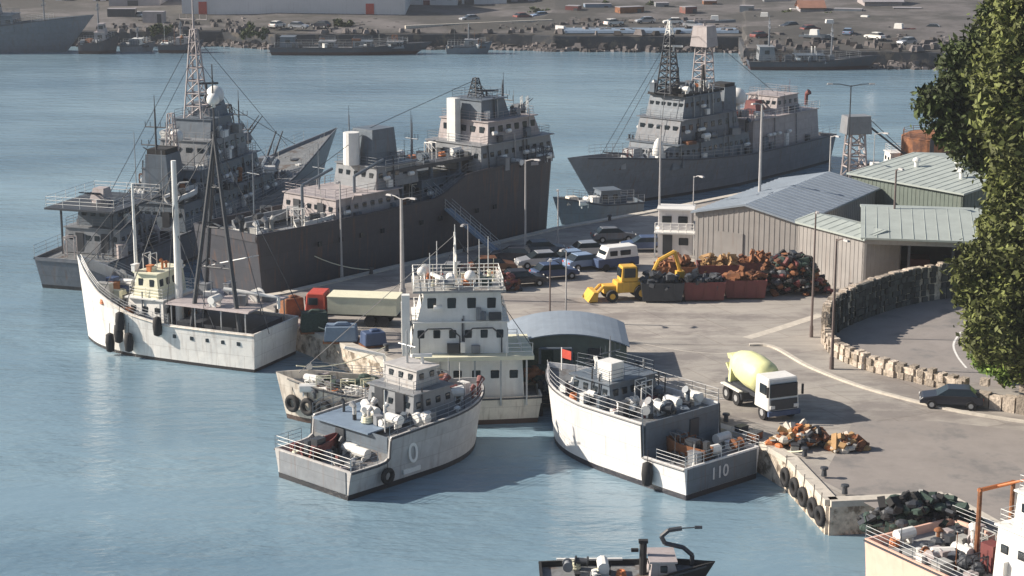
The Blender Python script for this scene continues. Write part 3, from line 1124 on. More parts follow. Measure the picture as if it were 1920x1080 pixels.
# small craft hauled out along the far shore
spots = [(1438, 44, 'house', 'grey hauled out boat left of the rubble heap'), (1492, 36, 'white', 'white hauled out boat with cabin on the rubble shore'), (1560, 58, 'house', 'pale grey boat on the shore below the brown shed'),
         (1532, 78, 'house2', 'blue grey boat near the water edge of far shore'), (1626, 50, 'white', 'bright white boat hauled out right of centre on far shore'), (1690, 66, 'maroon', 'dull red boat lying among the rocks'), (1345, 50, 'house2', 'dark boat at the head of the slipway')]
for i, (x, y, m_, lb) in enumerate(spots):
    p = G(x, y, FZ)
    r = thing('hauled_out_boat', lb, 'boat', (p.x, p.y, FZ + .3), random.uniform(-.6, .6), 'small craft hauled out on the far shore')
    b1 = small_boat(r, (0, 0, 0), random.uniform(5.5, 8), m_)
    MB().box((-.6, 0, .75), (1.8, 1.3, 1.3), top=(.8, .85)).build('cabin', M['white'], r)

# far parked cars come after the car builder


cont = [(1075, 34, 'maroon', 'maroon'), (1120, 30, 'bluegrey', 'blue grey'), (1180, 36, 'rust', 'rust brown'), (1240, 28, 'house', 'pale grey'), (1290, 36, 'deck_red', 'dull red'), (1330, 24, 'rust', 'brown'), (1400, 34, 'house2', 'steel blue'),
        (1455, 22, 'house', 'light grey'), (1530, 24, 'dark', 'black'), (1590, 40, 'house2', 'slate blue'), (1650, 30, 'fargrey', 'mid grey'), (1700, 38, 'dark', 'dark'), (1735, 22, 'mauve', 'pinkish grey'), (120, 14, 'house2', 'blue'), (230, 40, 'dark', 'dark grey'), (290, 46, 'mauve', 'pinkish')]
for i, (x, y, m_, cn) in enumerate(cont):
    p = G(x, y, FZ)
    r = thing('shipping_container', cn + ' container ' + ('left of the white warehouse' if x < 400 else 'on the far shore yard'), 'container', (p.x, p.y, FZ + .3), random.uniform(-.5, .5), 'containers on the far shore')
    L_ = random.choice((3, 4.5, 6))
    MB().box((0, 0, -.3), (L_, 2.4, 2.7)).build('box_body', M[m_], r)
    for q in range(int(L_ / .4)):
        pass
    MB().box((0, 0, 2.403), (L_ + .06, 2.46, .1)).build('roof_rim', M['fargrey'], r)
    MB().box((L_ * .3, -1.24, -.2), (.9, .08, 2.2)).build('door', M['dark'], r)


# ------------------------------------------------------------------ far ships
def far_ship(name, label, px0, px1, pyb, B, fb, hull_m, deck_m, blocks_, seed, masts=(), cat='ship'):
    a, b_ = G(px0, pyb, 0), G(px1, pyb, 0)
    L = (b_ - a).length
    r = thing(name, label, cat, (a.x, a.y, 0), math.atan2((b_ - a).y, (b_ - a).x))
    se = hull(r, L * .93, B, lerp_sheer([(0, fb), (.6, fb), (1, fb * 1.6)]), hull_m, deck_m, bul=.4)
    for x0, x1, wd, z0, h, mm in blocks_:
        deckhouse(r, x0 * L, x1 * L, wd, z0, h, mm, rake=(.2, .4), wsize=(.9, .7))
    for x, z0, h in masts:
        mast(r, (x * L, 0, z0), h, .2)
    edge_rail(r, se, .05, .9, 1.0)
    equip(r, .05 * L, .8 * L, B * .7, fb - .38, 16, seed, big=1.4)
    return r


far_ship('grey_ship', 'grey blue naval ship moored at far left shore', -330, 160, 97, 9, 4.6, 'house2', 'deck', [(.35, .75, 7.5, 4.2, 3.2, 'house2'), (.48, .68, 6, 7.4, 2.6, 'house'), (.12, .25, 5, 4.2, 2.2, 'house2')], 41, [(.6, 10, 8), (.85, 5, 6)])
far_ship('tug', 'brownish tug moored right of the grey ship at the far shore', 152, 222, 99, 5, 2.2, 'brown_hull', 'deck', [(.4, .75, 3.4, 1.9, 2.2, 'mauve'), (.5, .7, 2.8, 4.1, 1.6, 'mauve')], 42, [(.5, 5.7, 4)], 'tug')
far_ship('harbour_launch', 'dark launch with pale cabin moored at the left of the far barge', 300, 380, 98, 3.6, 1.6, 'navy_dark', 'deck', [(.4, .7, 2.4, 1.3, 1.6, 'mauve')], 44, [(.5, 2.9, 3)], 'boat')
far_ship('harbour_launch', 'white launch moored between the tug and the dark launch at the far wall', 228, 290, 96, 3.2, 1.3, 'house', 'deck', [(.35, .7, 2.2, 1.0, 1.5, 'white')], 45, [(.5, 2.5, 2)], 'boat')
far_ship('harbour_launch', 'blue grey launch moored at the foot of the slipway', 838, 920, 100, 3.4, 1.5, 'house2', 'deck', [(.4, .75, 2.4, 1.2, 1.5, 'house')], 46, [(.5, 2.7, 3)], 'boat')
far_ship('coaster', 'low dark coaster moored along the far wall right of the warship masts', 1405, 1640, 129, 5, 1.6, 'navy_dark', 'deck', [(.06, .2, 4.0, 1.7, 2.4, 'house'), (.35, .6, 4, 1.7, .9, 'house2')], 47, [(.15, 4, 5), (.65, 1.8, 6)], 'ship')
far_building('harbour_office', 'white house with small windows at the far left behind the grey ship', 'building', 175, 232, 16, 6, 9, 'farwhite', 'tile', wins=3, floors=2)
far_building('store_shed', 'pale long shed at top left corner behind the grey ship', 'shed', -200, 150, 12, 5, 12, 'fargrey', 'house2', doors=((20, 3, 3, 'dark'), (90, 3, 3, 'dark')))
far_building('store_shed', 'grey pitched shed at the head of the slipway', 'shed', 1062, 1190, 10, 4.5, 10, 'fargrey', 'fargrey', doors=((1100, 3, 3, 'dark'), (1150, 3, 3, 'dark')))
far_building('store_shed', 'low pink walled shed between the rubble heaps', 'shed', 1620, 1690, 34, 3.5, 9, 'mauve', 'fargrey', doors=((1650, 3, 2.6, 'dark'),))
far_building('store_shed', 'low tiled hut beside the hauled out white boat', 'shed', 1500, 1545, 40, 2.8, 6, 'fargrey', 'tile', doors=((1520, 1.2, 2, 'dark'),))
r = far_ship('barge', 'long low dark barge with grey fittings moored along the far wall', 512, 800, 101, 6, 1.5, 'navy_dark', 'deck', [(.05, .16, 3.6, 1.2, 2.2, 'house2'), (.3, .42, 3.5, 1.2, 1.3, 'house'), (.52, .66, 3.5, 1.2, 1.3, 'house2'), (.74, .86, 3.5, 1.2, 1.2, 'house')], 43, [], 'barge')


# ------------------------------------------------------------------ naval ship with a bow to the right (far end of the left group)
def ship_root(name, label, stern, bow, cat='warship'):
    s, b_ = Vector((*stern, 0)), Vector((*bow, 0))
    d = b_ - s
    return thing(name, label, cat, s, math.atan2(d.y, d.x)), d.length


r, L = ship_root('corvette', 'grey corvette with lattice masts and gun barrels lying behind the white trawler', (-39.6, 165.5), (-21.6, 221))
Lh = L * .92
se = hull(r, Lh, 8.8, lerp_sheer([(0, 3.0), (.45, 3.2), (.7, 4.0), (1, 6.6)]), 'navy', 'deck', bul=.3, steps=(), flare=.2)
deckhouse(r, 3, 11, 6.0, 2.8, 2.3, 'house', rake=(.2, .5), doors=True)
deckhouse(r, 4, 9, 4.2, 5.2, 1.8, 'house2', rake=(.3, .6))
MB().box((5.5, 0, 7.1), (9, 7.2, .18)).box((2.2, 2.6, 2.8), (.15, .15, 4.3)).box((2.2, -2.6, 2.8), (.15, .15, 4.3)).build('gun_platform', M['dark'], r)
gun(r, (5.0, 0, 7.3), math.pi, .9, 12, 'mauve')
deckhouse(r, 14, 36, 7.6, 2.9, 2.6, 'house2', rake=(.3, .8), doors=True)
deckhouse(r, 18, 33, 6.6, 5.6, 2.5, 'house2', rake=(.6, .8))
deckhouse(r, 21, 31, 5.6, 8.2, 2.4, 'house', rake=(.5, .9), wsize=(.7, .6))
deckhouse(r, 23, 29, 4.4, 10.7, 1.8, 'house2', rake=(.5, .7), win=False)
fn = MB().box((17.5, 0, 5.5), (3.6, 2.8, 4.6), top=(.8, .8), shift=(-.5, 0)).build('funnel', M['house2'], r)
MB().box((17.0, 0, 10.103), (2.6, 2.0, .5)).build('funnel_cap', M['black'], fn)
lattice(r, (24.5, 0, 12.5), 1.9, .5, 9, 'mauve', 7, .07)
mast(r, (24.5, 0, 21.5), 5, .12, ((.2, 1.5), (.6, 1.0)), 'mauve')
lattice(r, (31.5, 0, 8.5), 1.3, .5, 4.5, 'dark', 4, .06)
radome(r, (27.5, -.6, 12.6), .95, 1.3)
radome(r, (20, 0, 10.0), .7, .8)
radar(r, (24.5, -1.2, 15.5), 2.4, .5, 'dark')
radar(r, (29.5, 0, 12.6), 2.0, 1.0, 'white')
MB().cyl((20.5, -2.2, 5.6), (20.5, -2.2, 8.4), .6, .55, 12).build('exhaust_stack', M['white'], r)
small_boat(r, (15.5, -3.0, 5.7), 5.5, 'white')
davit(r, (13.5, -3.2, 5.6), 2.4, 1.4, -1.57)
gun(r, (40.5, 0, 4.2), .15, 1.25, 32, 'navy', L=4.2)
for x_, y_, h_ in ((16, 2.5, 7), (19, -2.4, 6), (26.5, 2, 9), (33, -1.5, 6), (36, 2.4, 5), (22, -2, 9), (12, -2.6, 6), (29, 1.8, 7)):
    MB().cyl((x_, y_, 5.2), (x_, y_, 5.2 + h_), .06, .03, 5).build('whip_antenna', M['house'], r)
mast(r, (15.8, 0, 5.6), 9, .16, ((.6, 1.6), (.8, 1.1)), 'dark')
for x_, a_, z_ in ((12.5, 2.6, 2.85), (34.2, .3, 5.6), (32.0, -.4, 8.2), (20.5, 2.4, 8.3)):
    gun(r, (x_, (-1) ** int(x_) * 1.8, z_), a_, .6, 38, 'house2', L=3.6)
for x_ in (19.3, 31.8):
    radome(r, (x_, 2.6, 8.2), .5, .5, 'house')
lattice(r, (19.0, 0, 8.2), 1.1, .5, 5.5, 'mauve', 5, .05)
mast(r, (34.0, 0, 5.6), 7.5, .14, ((.6, 1.6), (.8, 1.0)), 'dark')
MB().box((27.0, 0, 12.5), (3.2, 3.0, 1.5), top=(.8, .8)).build('director_house', M['house2'], r)
radar(r, (26.5, 0, 14.0), 3.0, .8, 'dark')
gun(r, (35.0, 0, 8.4), -.2, .8, 35, 'navy', L=4)
for i in range(4):
    o = MB().cyl((-1.9, 0, 0), (1.9, 0, 1.1), .38, .38, 10).box((0, 0, -.5), (.2, .8, .5)).build('missile_launcher', M['house2'], r)
    o.location = (36.5 + (i % 2) * .2, -2.6 + (i // 2) * 1.1 + (i % 2) * .0 + (2.8 if i % 2 else 0), 4.9 + .1 * i)
    o.rotation_euler = (0, 0, .2)
stays(r, [((24.5, 0, 21), (46, 0, 6.5)), ((24.5, 0, 21), (6, 0, 7.4)), ((24.5, 0, 19), (10, 3, 3)), ((24.5, 0, 19), (38, -3, 4)), ((31.5, 0, 13), (48, 0, 6.4))], .035)
equip(r, 1, 14, 7.2, 2.75, 34, 51, pal=('white', 'house', 'dark', 'mauve'), big=1.1)
equip(r, 14, 36, 7.2, 5.55, 44, 52, big=1.1, avoid=(17, 34, 3.3))
equip(r, 21, 32, 5.2, 10.65, 20, 53, big=.9, avoid=(22, 29.5, 2.3))
equip(r, 36, 48, 4.4, 4.0, 14, 54, pal=('house', 'dark', 'white'), avoid=(38, 43, 1.4))
edge_rail(r, se, .02, .97, 1.1)
railing(r, [(18, -3.6, 5.55), (33, -3.6, 5.55)], 1.0)
railing(r, [(1.2, -3.5, 7.3), (9.8, -3.5, 7.3), (9.8, 3.5, 7.3), (1.2, 3.5, 7.3)], 1.0, closed=True)

# ------------------------------------------------------------------ dark hulled ship along the far side of the pier
r, L = ship_root('naval_auxiliary', 'dark hulled supply ship with two towers moored behind the pier', (-24.4, 159.8), (4.4, 193.4), 'ship')
Lh = L * .93
se = hull(r, Lh, 9.4, lerp_sheer([(0, 7.0), (.12, 7.0), (.52, 7.2), (.62, 9.0), (1, 9.4)]), 'brown_hull', 'deck', bul=.7, flare=.03, full=.86, rake=.015, pw=3.5)
deckhouse(r, 9, 18, 7.2, 4.5, 2.3, 'mauve', rake=(.3, .3), doors=True)
deckhouse(r, 15, 21, 5.6, 6.9, 2.0, 'house', rake=(.3, .3))
MB().box((17.6, 0, 9.0), (3.4, 3.0, 3.2), top=(.85, .85)).build('tower', M['house2'], r)
MB().cyl((15.0, .3, 9.0), (15.0, .3, 12.0), .8, .75, 14).build('exhaust_stack', M['white'], r)
MB().box((22.8, 0, 8.1), (13, 5.2, .35)).build('upper_deck', M['dark'], r)
for x in (19, 23, 27):
    for y in (-2.2, 2.2):
        MB().box((x, y, 4.6), (.3, .3, 3.5)).build('deck_support', M['house2'], r)
deckhouse(r, 21, 27, 5.8, 4.5, 2.4, 'house2', rake=(.2, .2))
deckhouse(r, 28.5, 40.2, 7.6, 6.9, 2.5, 'house', rake=(.2, .6), doors=True)
deckhouse(r, 30, 38.5, 6.6, 9.5, 2.0, 'mauve', rake=(.3, .9), wsize=(.7, .65))
deckhouse(r, 30.4, 35, 4.2, 11.6, 1.9, 'house2', rake=(.2, .8), win=False)
MB().box((29.6, .8, 9.5), (.8, 1.1, 4.2)).build('white_pillar', M['white'], r)
lattice(r, (32, 0, 13.5), 1.2, .4, 2.0, 'dark', 4)
radar(r, (33.6, 0, 13.5), 2.4, .9, 'dark')
radome(r, (36.6, 1, 11.5), .55, .5)
gun(r, (37.5, -1, 11.6), .1, .6, 20, 'navy')
for x_, z_, h_ in ((4, 7, 5), (12, 7.2, 4), (16, 9.2, 5), (21, 8.5, 5), (24.5, 8.5, 4), (38, 11.5, 4)):
    mast(r, (x_, (-1) ** int(x_) * 1.6, z_ - 1.8), h_ + 1, .1, ((.7, .8),), 'house2')
for x_ in (6.5, 13.0):
    MB().path([(x_, -2.0, 4.9), (x_, -2.0, 8.4), (x_ + 3.2, -2.6, 9.6)], .14, 7).build('deck_crane', M['house2'], r)
mast(r, (36.0, 0, 11.5), 3, .14, ((.5, 1.4),), 'dark')
small_boat(r, (8, -2.6, 4.5), 5, 'white')
small_boat(r, (4.8, 1.2, 4.5), 6, 'house')
davit(r, (11, -3.6, 4.5), 2.8, 1.5, -1.57, 'mauve')
equip(r, 1, 14, 8, 4.35, 34, 61, pal=('white', 'house', 'dark', 'mauve', 'deck_pale', 'white'), big=1.15)
equip(r, 17, 28, 4.8, 8.48, 16, 62, pal=('dark', 'house2', 'navy', 'white'), big=.9)
equip(r, 18, 28, 8, 4.6, 14, 63)
equip(r, 35, 38, 4.6, 11.6, 10, 64, big=.9)
equip(r, 28.6, 40, 7.8, 6.9, 18, 65, pal=('mauve', 'house', 'dark', 'navy'), avoid=(28, 40.5, 3.9))
for ch in list(r.children):
    if ch.name.split('.')[0] not in ('hull', 'deck', 'rubbing_strake'):
        ch.location.z += 1.65
edge_rail(r, se, .0, .95, 1.0, 'house')
railing(r, [(16.5, -2.6, 10.11), (28.4, -2.6, 10.11)], 1.0)
stays(r, [((32, 0, 17), (41, 0, 9.4)), ((32, 0, 17), (17, 0, 13.8)), ((17.3, 0, 13.8), (2, 0, 7.5))], .03)
for i in range(10):
    window(r, (6 + i * 2.6, -4.62 - (.13 if i > 2 else .06), 5.2), .42, .42, -math.pi / 2, 'porthole')

# gangway from the pier
p = G(935, 478, QZ)
r = thing('gangway', 'blue grey gangway sloping from the pier up to the dark hulled ship', 'gangway', (p.x, p.y, QZ), math.radians(152))
q = Vector((7.6, 0, 5.2))
mb = MB()
mb.b.verts.index_update()
e = math.atan2(q.z, q.x)
mb.box((0, 0, .1), (9.2, 1.1, .12), rot=Matrix.Rotation(-e, 4, 'Y') @ Matrix.Translation((4.6, 0, 0)))
mb.build('walkway', M['bluegrey'], r)
railing(r, [(.1, -.5, .2), (7.6, -.5, 5.4)], 1.0, .035, 1.2, 'steel')
railing(r, [(.1, .5, .2), (7.6, .5, 5.4)], 1.0, .035, 1.2, 'steel')
MB().tor((0, -.45, .16), .14, .06, Matrix.Rotation(math.pi / 2, 4, 'X'), 10).tor((0, .45, .16), .14, .06, Matrix.Rotation(math.pi / 2, 4, 'X'), 10).build('wheel', M['black'], r)

# ------------------------------------------------------------------ grey warship on the right, bow to the left
r, L = ship_root('frigate', 'grey warship with twin lattice masts moored behind the hangars', (38.0, 240), (7.0, 202.5))
Lh = L * .92
se = hull(r, Lh, 9.4, lerp_sheer([(0, 3.6), (.45, 3.7), (.7, 4.4), (1, 6.4)]), 'navy', 'deck', bul=.4, flare=.2, full=.5)
deckhouse(r, 3, 18, 7.6, 3.2, 4.0, 'mauve', rake=(.3, .3), win=False, doors=True)
deckhouse(r, 19, 35, 7.6, 3.4, 2.7, 'house2', rake=(.3, .8), doors=True)
deckhouse(r, 21, 33.5, 6.8, 6.2, 2.6, 'navy', rake=(.5, .8), wsize=(.7, .7))
deckhouse(r, 24, 32, 5.8, 8.9, 2.4, 'house2', rake=(.4, .7))
MB().box((27.5, 0, 11.4), (8.5, 5.0, .3)).build('upper_deck', M['black'], r)
lattice(r, (31.2, 0, 11.7), 2.0, .7, 6.6, 'dark', 8, .08)
lattice(r, (31.2, 0, 18.3), .7, .25, 1.6, 'white', 3, .05)
lattice(r, (24.0, 0, 11.7), 1.9, 1.4, 4.8, 'mauve', 5, .07)
MB().box((24, 0, 16.5), (2.4, 2.4, 2.4), top=(.8, .8)).build('radar_housing', M['mauve'], r)
radar(r, (24.0, 0, 18.9), 2.6, .9, 'mauve')
radar(r, (31.2, .6, 16.5), 2.2, .4, 'white')
mast(r, (28.2, -.8, 11.7), 2.6, .28, (), 'black', .1)
mast(r, (25.8, 1.2, 11.7), 2.8, .3, (), 'black', .1)
fn = MB().box((20.3, 0, 7.2), (3.0, 3.0, 4.2), top=(.8, .8), shift=(-.4, 0)).build('funnel', M['house2'], r)
MB().box((19.9, 0, 11.403), (2.2, 2.2, .4)).build('funnel_cap', M['black'], fn)
radome(r, (16.5, 0, 7.3), 1.15, 1.6)
gun(r, (12.5, 0, 7.3), math.pi, 1.1, 10, 'maroon')
deckhouse(r, 6, 11, 5, 7.3, 2.0, 'mauve', rake=(.2, .4))
gun(r, (38.2, 0, 4.3), 0, 1.15, 10, 'house', L=3.8)
MB().rev([(0, .7), (1.4, .66), (2.3, .45), (2.8, .1)], Matrix.Translation((35.3, 1.6, 4.2)), 12).build('dome_mount', M['white'], r, smooth=True)
equip(r, 1, 19, 7.4, 7.25, 26, 71, pal=('mauve', 'maroon', 'house', 'dark', 'white', 'navy'), big=1.2)
equip(r, 19, 34, 7.4, 6.15, 14, 72, avoid=(20, 34, 3.4), big=1.1)
equip(r, 24, 32, 4.8, 11.72, 16, 73, pal=('dark', 'black', 'house2', 'white'), avoid=(30, 32, 1.0))
equip(r, 35, 43, 5.4, 4.25, 24, 74, pal=('maroon', 'house', 'dark', 'white', 'rust'))
edge_rail(r, se, .0, .97, 1.1)
railing(r, [(3, 3.7, 7.3), (18, 3.7, 7.3)], 1.0)
railing(r, [(3, -3.7, 7.3), (18, -3.7, 7.3)], 1.0)
stays(r, [((31.2, 0, 18), (44, 0, 6)), ((31.2, 0, 18), (24, 0, 17.6)), ((24, 0, 18), (8, 0, 9.5)), ((31.2, 0, 17), (38, 3.5, 4.5)), ((31.2, 0, 17), (38, -3.5, 4.5))], .035)

# grey launch lying ahead of the frigate
r, L = ship_root('launch', 'dark blue grey launch with tan bow lying against the quay corner', (13.6, 199.2), (4.6, 196.0), 'boat')
se = hull(r, L * .92, 3.4, lerp_sheer([(0, 2.2), (.5, 2.2), (1, 3.1)]), 'house2', 'deck', bul=.4)
MB().box((L * .8, 0, 2.2), (1.6, 1.5, .8), top=(.6, .7)).build('bow_locker', M['creamhull'], r)
deckhouse(r, 2.4, 5, 2.2, 1.8, 1.7, 'house2', rake=(.1, .4))
equip(r, .5, 7, 2.4, 1.9, 7, 77)
edge_rail(r, se, .0, .9, .8)
MB().box((L * .3, -1.75, 1.9), (L * .7, .08, .14)).build('rubbing_band', M['white'], r)

# ------------------------------------------------------------------ white trawler at left
rz = math.radians(155)
r = thing('trawler', 'white hulled trawler with high bow and dark tripod mast moored at left', 'ship', (-18.5, 140.7, 0), rz)
WT = r
se = hull(r, 17.9, 6.9, lerp_sheer([(0, 3.1), (.45, 3.1), (.62, 3.6), (.8, 4.7), (.92, 6.0), (1, 7.0)]), 'whitehull', 'deck_pale', bul=.9, tr=.06, full=.5, pw=3.0, rake=.04, flare=.06)
# awning over the after deck, dark hold beneath
mb = MB()
for x in (.8, 3.0, 5.4, 7.6):
    for y in (-2.8, 2.8):
        mb.cyl((x, y, 2.2), (x, y, 4.6), .06, .06, 6)
aw = mb.build('awning_frame', M['steel'], r)
MB().box((4.2, 0, 4.6), (7.6, 6.2, .12), top=(.99, .9)).build('awning', M['mauve'], aw)
MB().box((4.1, 0, 2.21), (6.8, 4.6, .9)).build('hold_cover', M['dark'], r)
deckhouse(r, 10.4, 14.2, 4.4, 2.3, 2.2, 'white', rake=(.1, .3), doors=True)
deckhouse(r, 11, 13.6, 3.8, 4.6, 1.9, 'cream', rake=(.2, .4), wsize=(.5, .6))
MB().cyl((9.7, 1.0, 2.3), (9.7, 1.0, 15.6), .34, .2, 12).build('white_mast', M['white'], r)
MB().cyl((14.0, .6, 4.5), (14.0, .6, 13.4), .16, .10, 8).build('fore_mast', M['white'], r)
apex = Vector((6.1, .6, 17.6))
for leg in ((9.2, -1.6, 2.3), (3.0, 2.6, 2.3), (7.6, 2.6, 2.3)):
    MB().cyl(leg, apex, .2, .16, 8).build('tripod_leg', M['dark'], r)
mb = MB()
for k in (.35, .55, .75):
    mb = MB()
    P = [Vector(q).lerp(apex, k) for q in ((9.2, -1.6, 2.3), (3.0, 2.6, 2.3), (7.6, 2.6, 2.3))]
    for i in range(3):
        mb.cyl(P[i], P[(i + 1) % 3], .07, .07, 5)
    mb.build('mast_brace', M['dark'], r)
mb = MB()
mb.cyl(apex, apex + Vector((0, 0, 5.6)), .1, .05, 6)
mb.cyl(apex + Vector((0, -1, 2.4)), apex + Vector((0, 1, 2.4)), .05, .05, 5)
mb.build('mast_head', M['dark'], r)
radome(r, apex + Vector((0, 0, 2.3)), .5, .25)
MB().cyl((5.2, 1.4, 5.9), (1.0, .2, 5.4), .17, .12, 8).cyl((1.0, .2, 5.4), (1.0, .2, 4.5), .14, .14, 8).build('cargo_boom', M['white'], r)
MB().cyl((9.0, -.8, 6.8), (3.6, -1.2, 8.2), .08, .06, 6).build('derrick', M['steel'], r)
stays(r, [(apex, (19.2, 0, 6.4)), (apex, (.4, 2.6, 3.1)), (apex, (.4, -2.6, 3.1)), ((9.7, 1, 15), (19.6, 0, 6.6)), ((14, .6, 13.2), (20.2, 0, 6.9)), ((14, .6, 12.3), (9.7, 1, 12)), ((9.7, 1, 13), (9.5, -3.2, 3.2)), ((14, .6, 12), (13.5, -3.1, 4)), ((9.7, 1, 13), (9.4, 3.3, 3.2)), ((9.7, 1, 15), (13.5, 3.2, 3.6)), (apex, (9.7, 1, 12)), (apex, (6.0, 3.3, 3.2)), (apex, (12, -3.2, 3.3)), ((14, .6, 10), (16, 2.6, 4.5)), ((9.7, 1, 10), (5, 3.2, 3.2))], .035)
equip(r, 10, 17.6, 5.0, lambda x: 2.3 + max(0, x - 12) * .4, 56, 81, pal=('white', 'cream', 'house', 'rust', 'blue', 'dark', 'deck_pale'))
equip(r, 2, 9, 5.2, 4.74, 12, 82, pal=('white', 'house'))
equip(r, 10.4, 14, 3.4, 6.6, 7, 83, pal=('white', 'orange', 'house', 'dark'), big=.8)
railing(r, [(10.4, -2.2, 4.55), (14.2, -2.1, 4.55)], .9)
for ch in list(r.children):
    if ch.name.split('.')[0] not in ('hull', 'deck', 'rubbing_strake', 'awning_frame', 'hold_cover'):
        ch.location.x -= 1.6
edge_rail(r, se, .45, .98, .7)
for i, x in enumerate((1.2, 2.6, 4.0, 5.4, 7.0, 8.6)):
    window(r, (x, 3.22 + .04 * min(i, 3), 2.2), .3, .3, math.pi / 2, 'porthole')
for x, z in ((11.2, 1.3), (12.2, 1.9), (13.2, 1.0), (12.0, 2.9), (8.4, 2.9)):
    p = world_of(r, (x, 3.62 - max(0, x - 11) ** 2 * .05, z))
    tyre(p, rz + math.pi / 2, 'dark rubber fender hanging on the white trawler hull side', 'fenders on the trawler', .5, 'rubber')

# ------------------------------------------------------------------ cream and white tug lying across behind the two patrol boats
st, bw = Vector((1.6, 127.6)), Vector((-16.6, 126.2))
r, L = ship_root('tug', 'cluttered cream hulled tug with tall white wheelhouse moored across behind the patrol boats', st, bw, 'tug')
se = hull(r, L * .96, 5.8, lerp_sheer([(0, 2.0), (.5, 2.0), (.75, 2.4), (1, 3.4)]), 'creamhull', 'deck_pale', bul=.6, full=.62, pw=3.2, rake=.04, flare=.06)
TZ = 1.42
deckhouse(r, .9, 9.0, 4.4, TZ, 3.3, 'white', rake=(.15, .3), doors=True, wsize=(.6, .6), roof=False)
MB().box((4.4, .1, 4.75), (8.2, 6.0, .28)).build('boat_deck', M['cream'], r)
for x in (.8, 2.6, 4.4, 6.2, 8.0):
    MB().box((x, 2.85, TZ), (.12, .12, 3.3)).build('deck_pillar', M['steel'], r)
railing(r, [(.4, 3.0, 5.03), (2.2, 3.0, 5.03)], .9)
deckhouse(r, 2.0, 8.8, 4.5, 5.04, 2.2, 'white', rake=(.1, .3), wsize=(.5, .6))
deckhouse(r, 2.4, 8.3, 4.3, 7.34, 2.0, 'white', rake=(.15, .5), wsize=(.62, .75))
for x0_, x1_ in ((2.5, 5.1), (5.4, 8.2)):
    mbx = MB()
    mbx.path([(x0_, 2.28, 5.1), (x0_, 2.28, 6.3), (x0_ + .6, 2.24, 6.85), (x1_ - .6, 2.24, 6.85), (x1_, 2.28, 6.3), (x1_, 2.28, 5.1)], .05, 5)
    mbx.build('hatch_rim', M['dark'], r)
MB().box((9.1, 1.7, 4.9), (.55, .6, 4.3)).build('exhaust_trunk', M['white'], r)
MB().box((9.25, .2, 4.9), (.3, .4, 3.4)).build('exhaust_trunk', M['white'], r)
MB().box((5.4, 0, 9.44), (6.4, 5.0, .14)).build('flying_bridge', M['deck_pale'], r)
railing(r, [(2.4, -2.4, 9.58), (8.5, -2.4, 9.58), (8.5, 2.4, 9.58), (2.4, 2.4, 9.58)], .8, .035, .9, closed=True)
mast(r, (5.6, 0, 9.6), 3.6, .14, ((.5, 1.5), (.8, .9)), 'white')
for x_, y_, h_ in ((4.0, 1.6, 3.4), (7.4, 1.2, 2.4), (3.2, -1.2, 3.0), (6.8, -1.8, 2.6)):
    MB().cyl((x_, y_, 9.6), (x_, y_, 9.6 + h_), .05, .03, 5).build('whip_antenna', M['white'], r)
radar(r, (6.9, .5, 9.6), 1.8, .4)
radome(r, (4.6, 1.0, 9.6), .4, .4)
radome(r, (7.9, -.8, 9.6), .34, .4)
equip(r, 2.8, 8.0, 4.2, 9.6, 14, 107, pal=('white', 'house', 'cream', 'green'), big=.7)
stays(r, [((5.6, 0, 13), (16.6, 0, 3.3)), ((5.6, 0, 13), (.3, 0, 5)), ((5.6, 0, 12.4), (9, 2.2, 5))], .025)
equip(r, 10, 16.2, 4.6, lambda x: 1.42 + max(0, x - 13) * .25, 52, 91, pal=('cream', 'white', 'mauve', 'deck_pale', 'rust', 'dark', 'white', 'creamhull'), big=.85)
MB().path([(10.6, .6, 1.5), (10.6, .6, 4.6), (13.4, .9, 5.3)], .12, 7).build('deck_crane', M['white'], r)
MB().box((9.9, -.6, 1.42), (1.2, 2.2, 1.9), top=(.9, .9)).build('winch_house', M['white'], r)
mb = MB()
rnd = random.Random(5)
for i in range(46):
    mb.ball((rnd.uniform(11, 16), rnd.uniform(-2.2, -.6), 1.5 + rnd.uniform(0, .9)), rnd.uniform(.2, .42), (1.2, 1, .6), 7, 5)
mb.build('net_heap', M['green'], r)
edge_rail(r, se, .5, .92, .6)
for i, (x, y) in enumerate(((10.4, 2.95), (12.2, 2.92), (13.6, 2.75), (14.9, 2.4), (16.0, 1.85), (17.1, .9))):
    p = world_of(r, (x, y + .08, 1.35))
    tyre(p, r.rotation_euler[2] + math.pi / 2 - max(0, x / L - .6) * 2.2, 'black tyre hanging on the cream tug bow', 'tyres on the tug', .5)

# ------------------------------------------------------------------ low grey patrol boat, stern towards the viewer
rz = math.radians(47)
r = thing('patrol_boat', 'low grey patrol boat with 0 on its side and stern towards the open water', 'patrol boat', (-12.5, 111.2, 0), rz)
se = hull(r, 14.6, 7.4, lerp_sheer([(0, 1.9), (.15, 1.9), (.215, 2.0), (.225, 3.4), (.6, 3.6), (1, 4.1)]), 'patrol', 'deck', bul=.4, steps=(.22,), tr=.02, full=.55, rake=.04, wl=.9, sternrake=0, pw=3, flare=.1)
textmesh(r, '0', 1.8, (5.3, -3.62, 1.85), (math.pi / 2 - .08, 0, 0), 'white')
MB().box((5.3, -3.45, .6), (1.5, .12, .3)).build('draught_board', M['white'], r)
MB().box((-.03, 0, .4), (.06, 6.3, 1.4)).build('darkened_stern', M['house'], r)  # darker grey puts the unlit look of the transom into its colour
MB().box((3.26, 0, 1.5), (.1, 6.9, 1.85)).build('bulkhead', M['house2'], r)
MB().box((3.16, .9, 1.5), (.1, .8, 1.6)).build('door', M['dark'], r)
MB().box((5.0, .6, 3.35), (4.2, 5.2, .1), rot=Matrix.Rotation(-.03, 4, 'Y')).build('upper_canopy', M['bluegrey'], r)
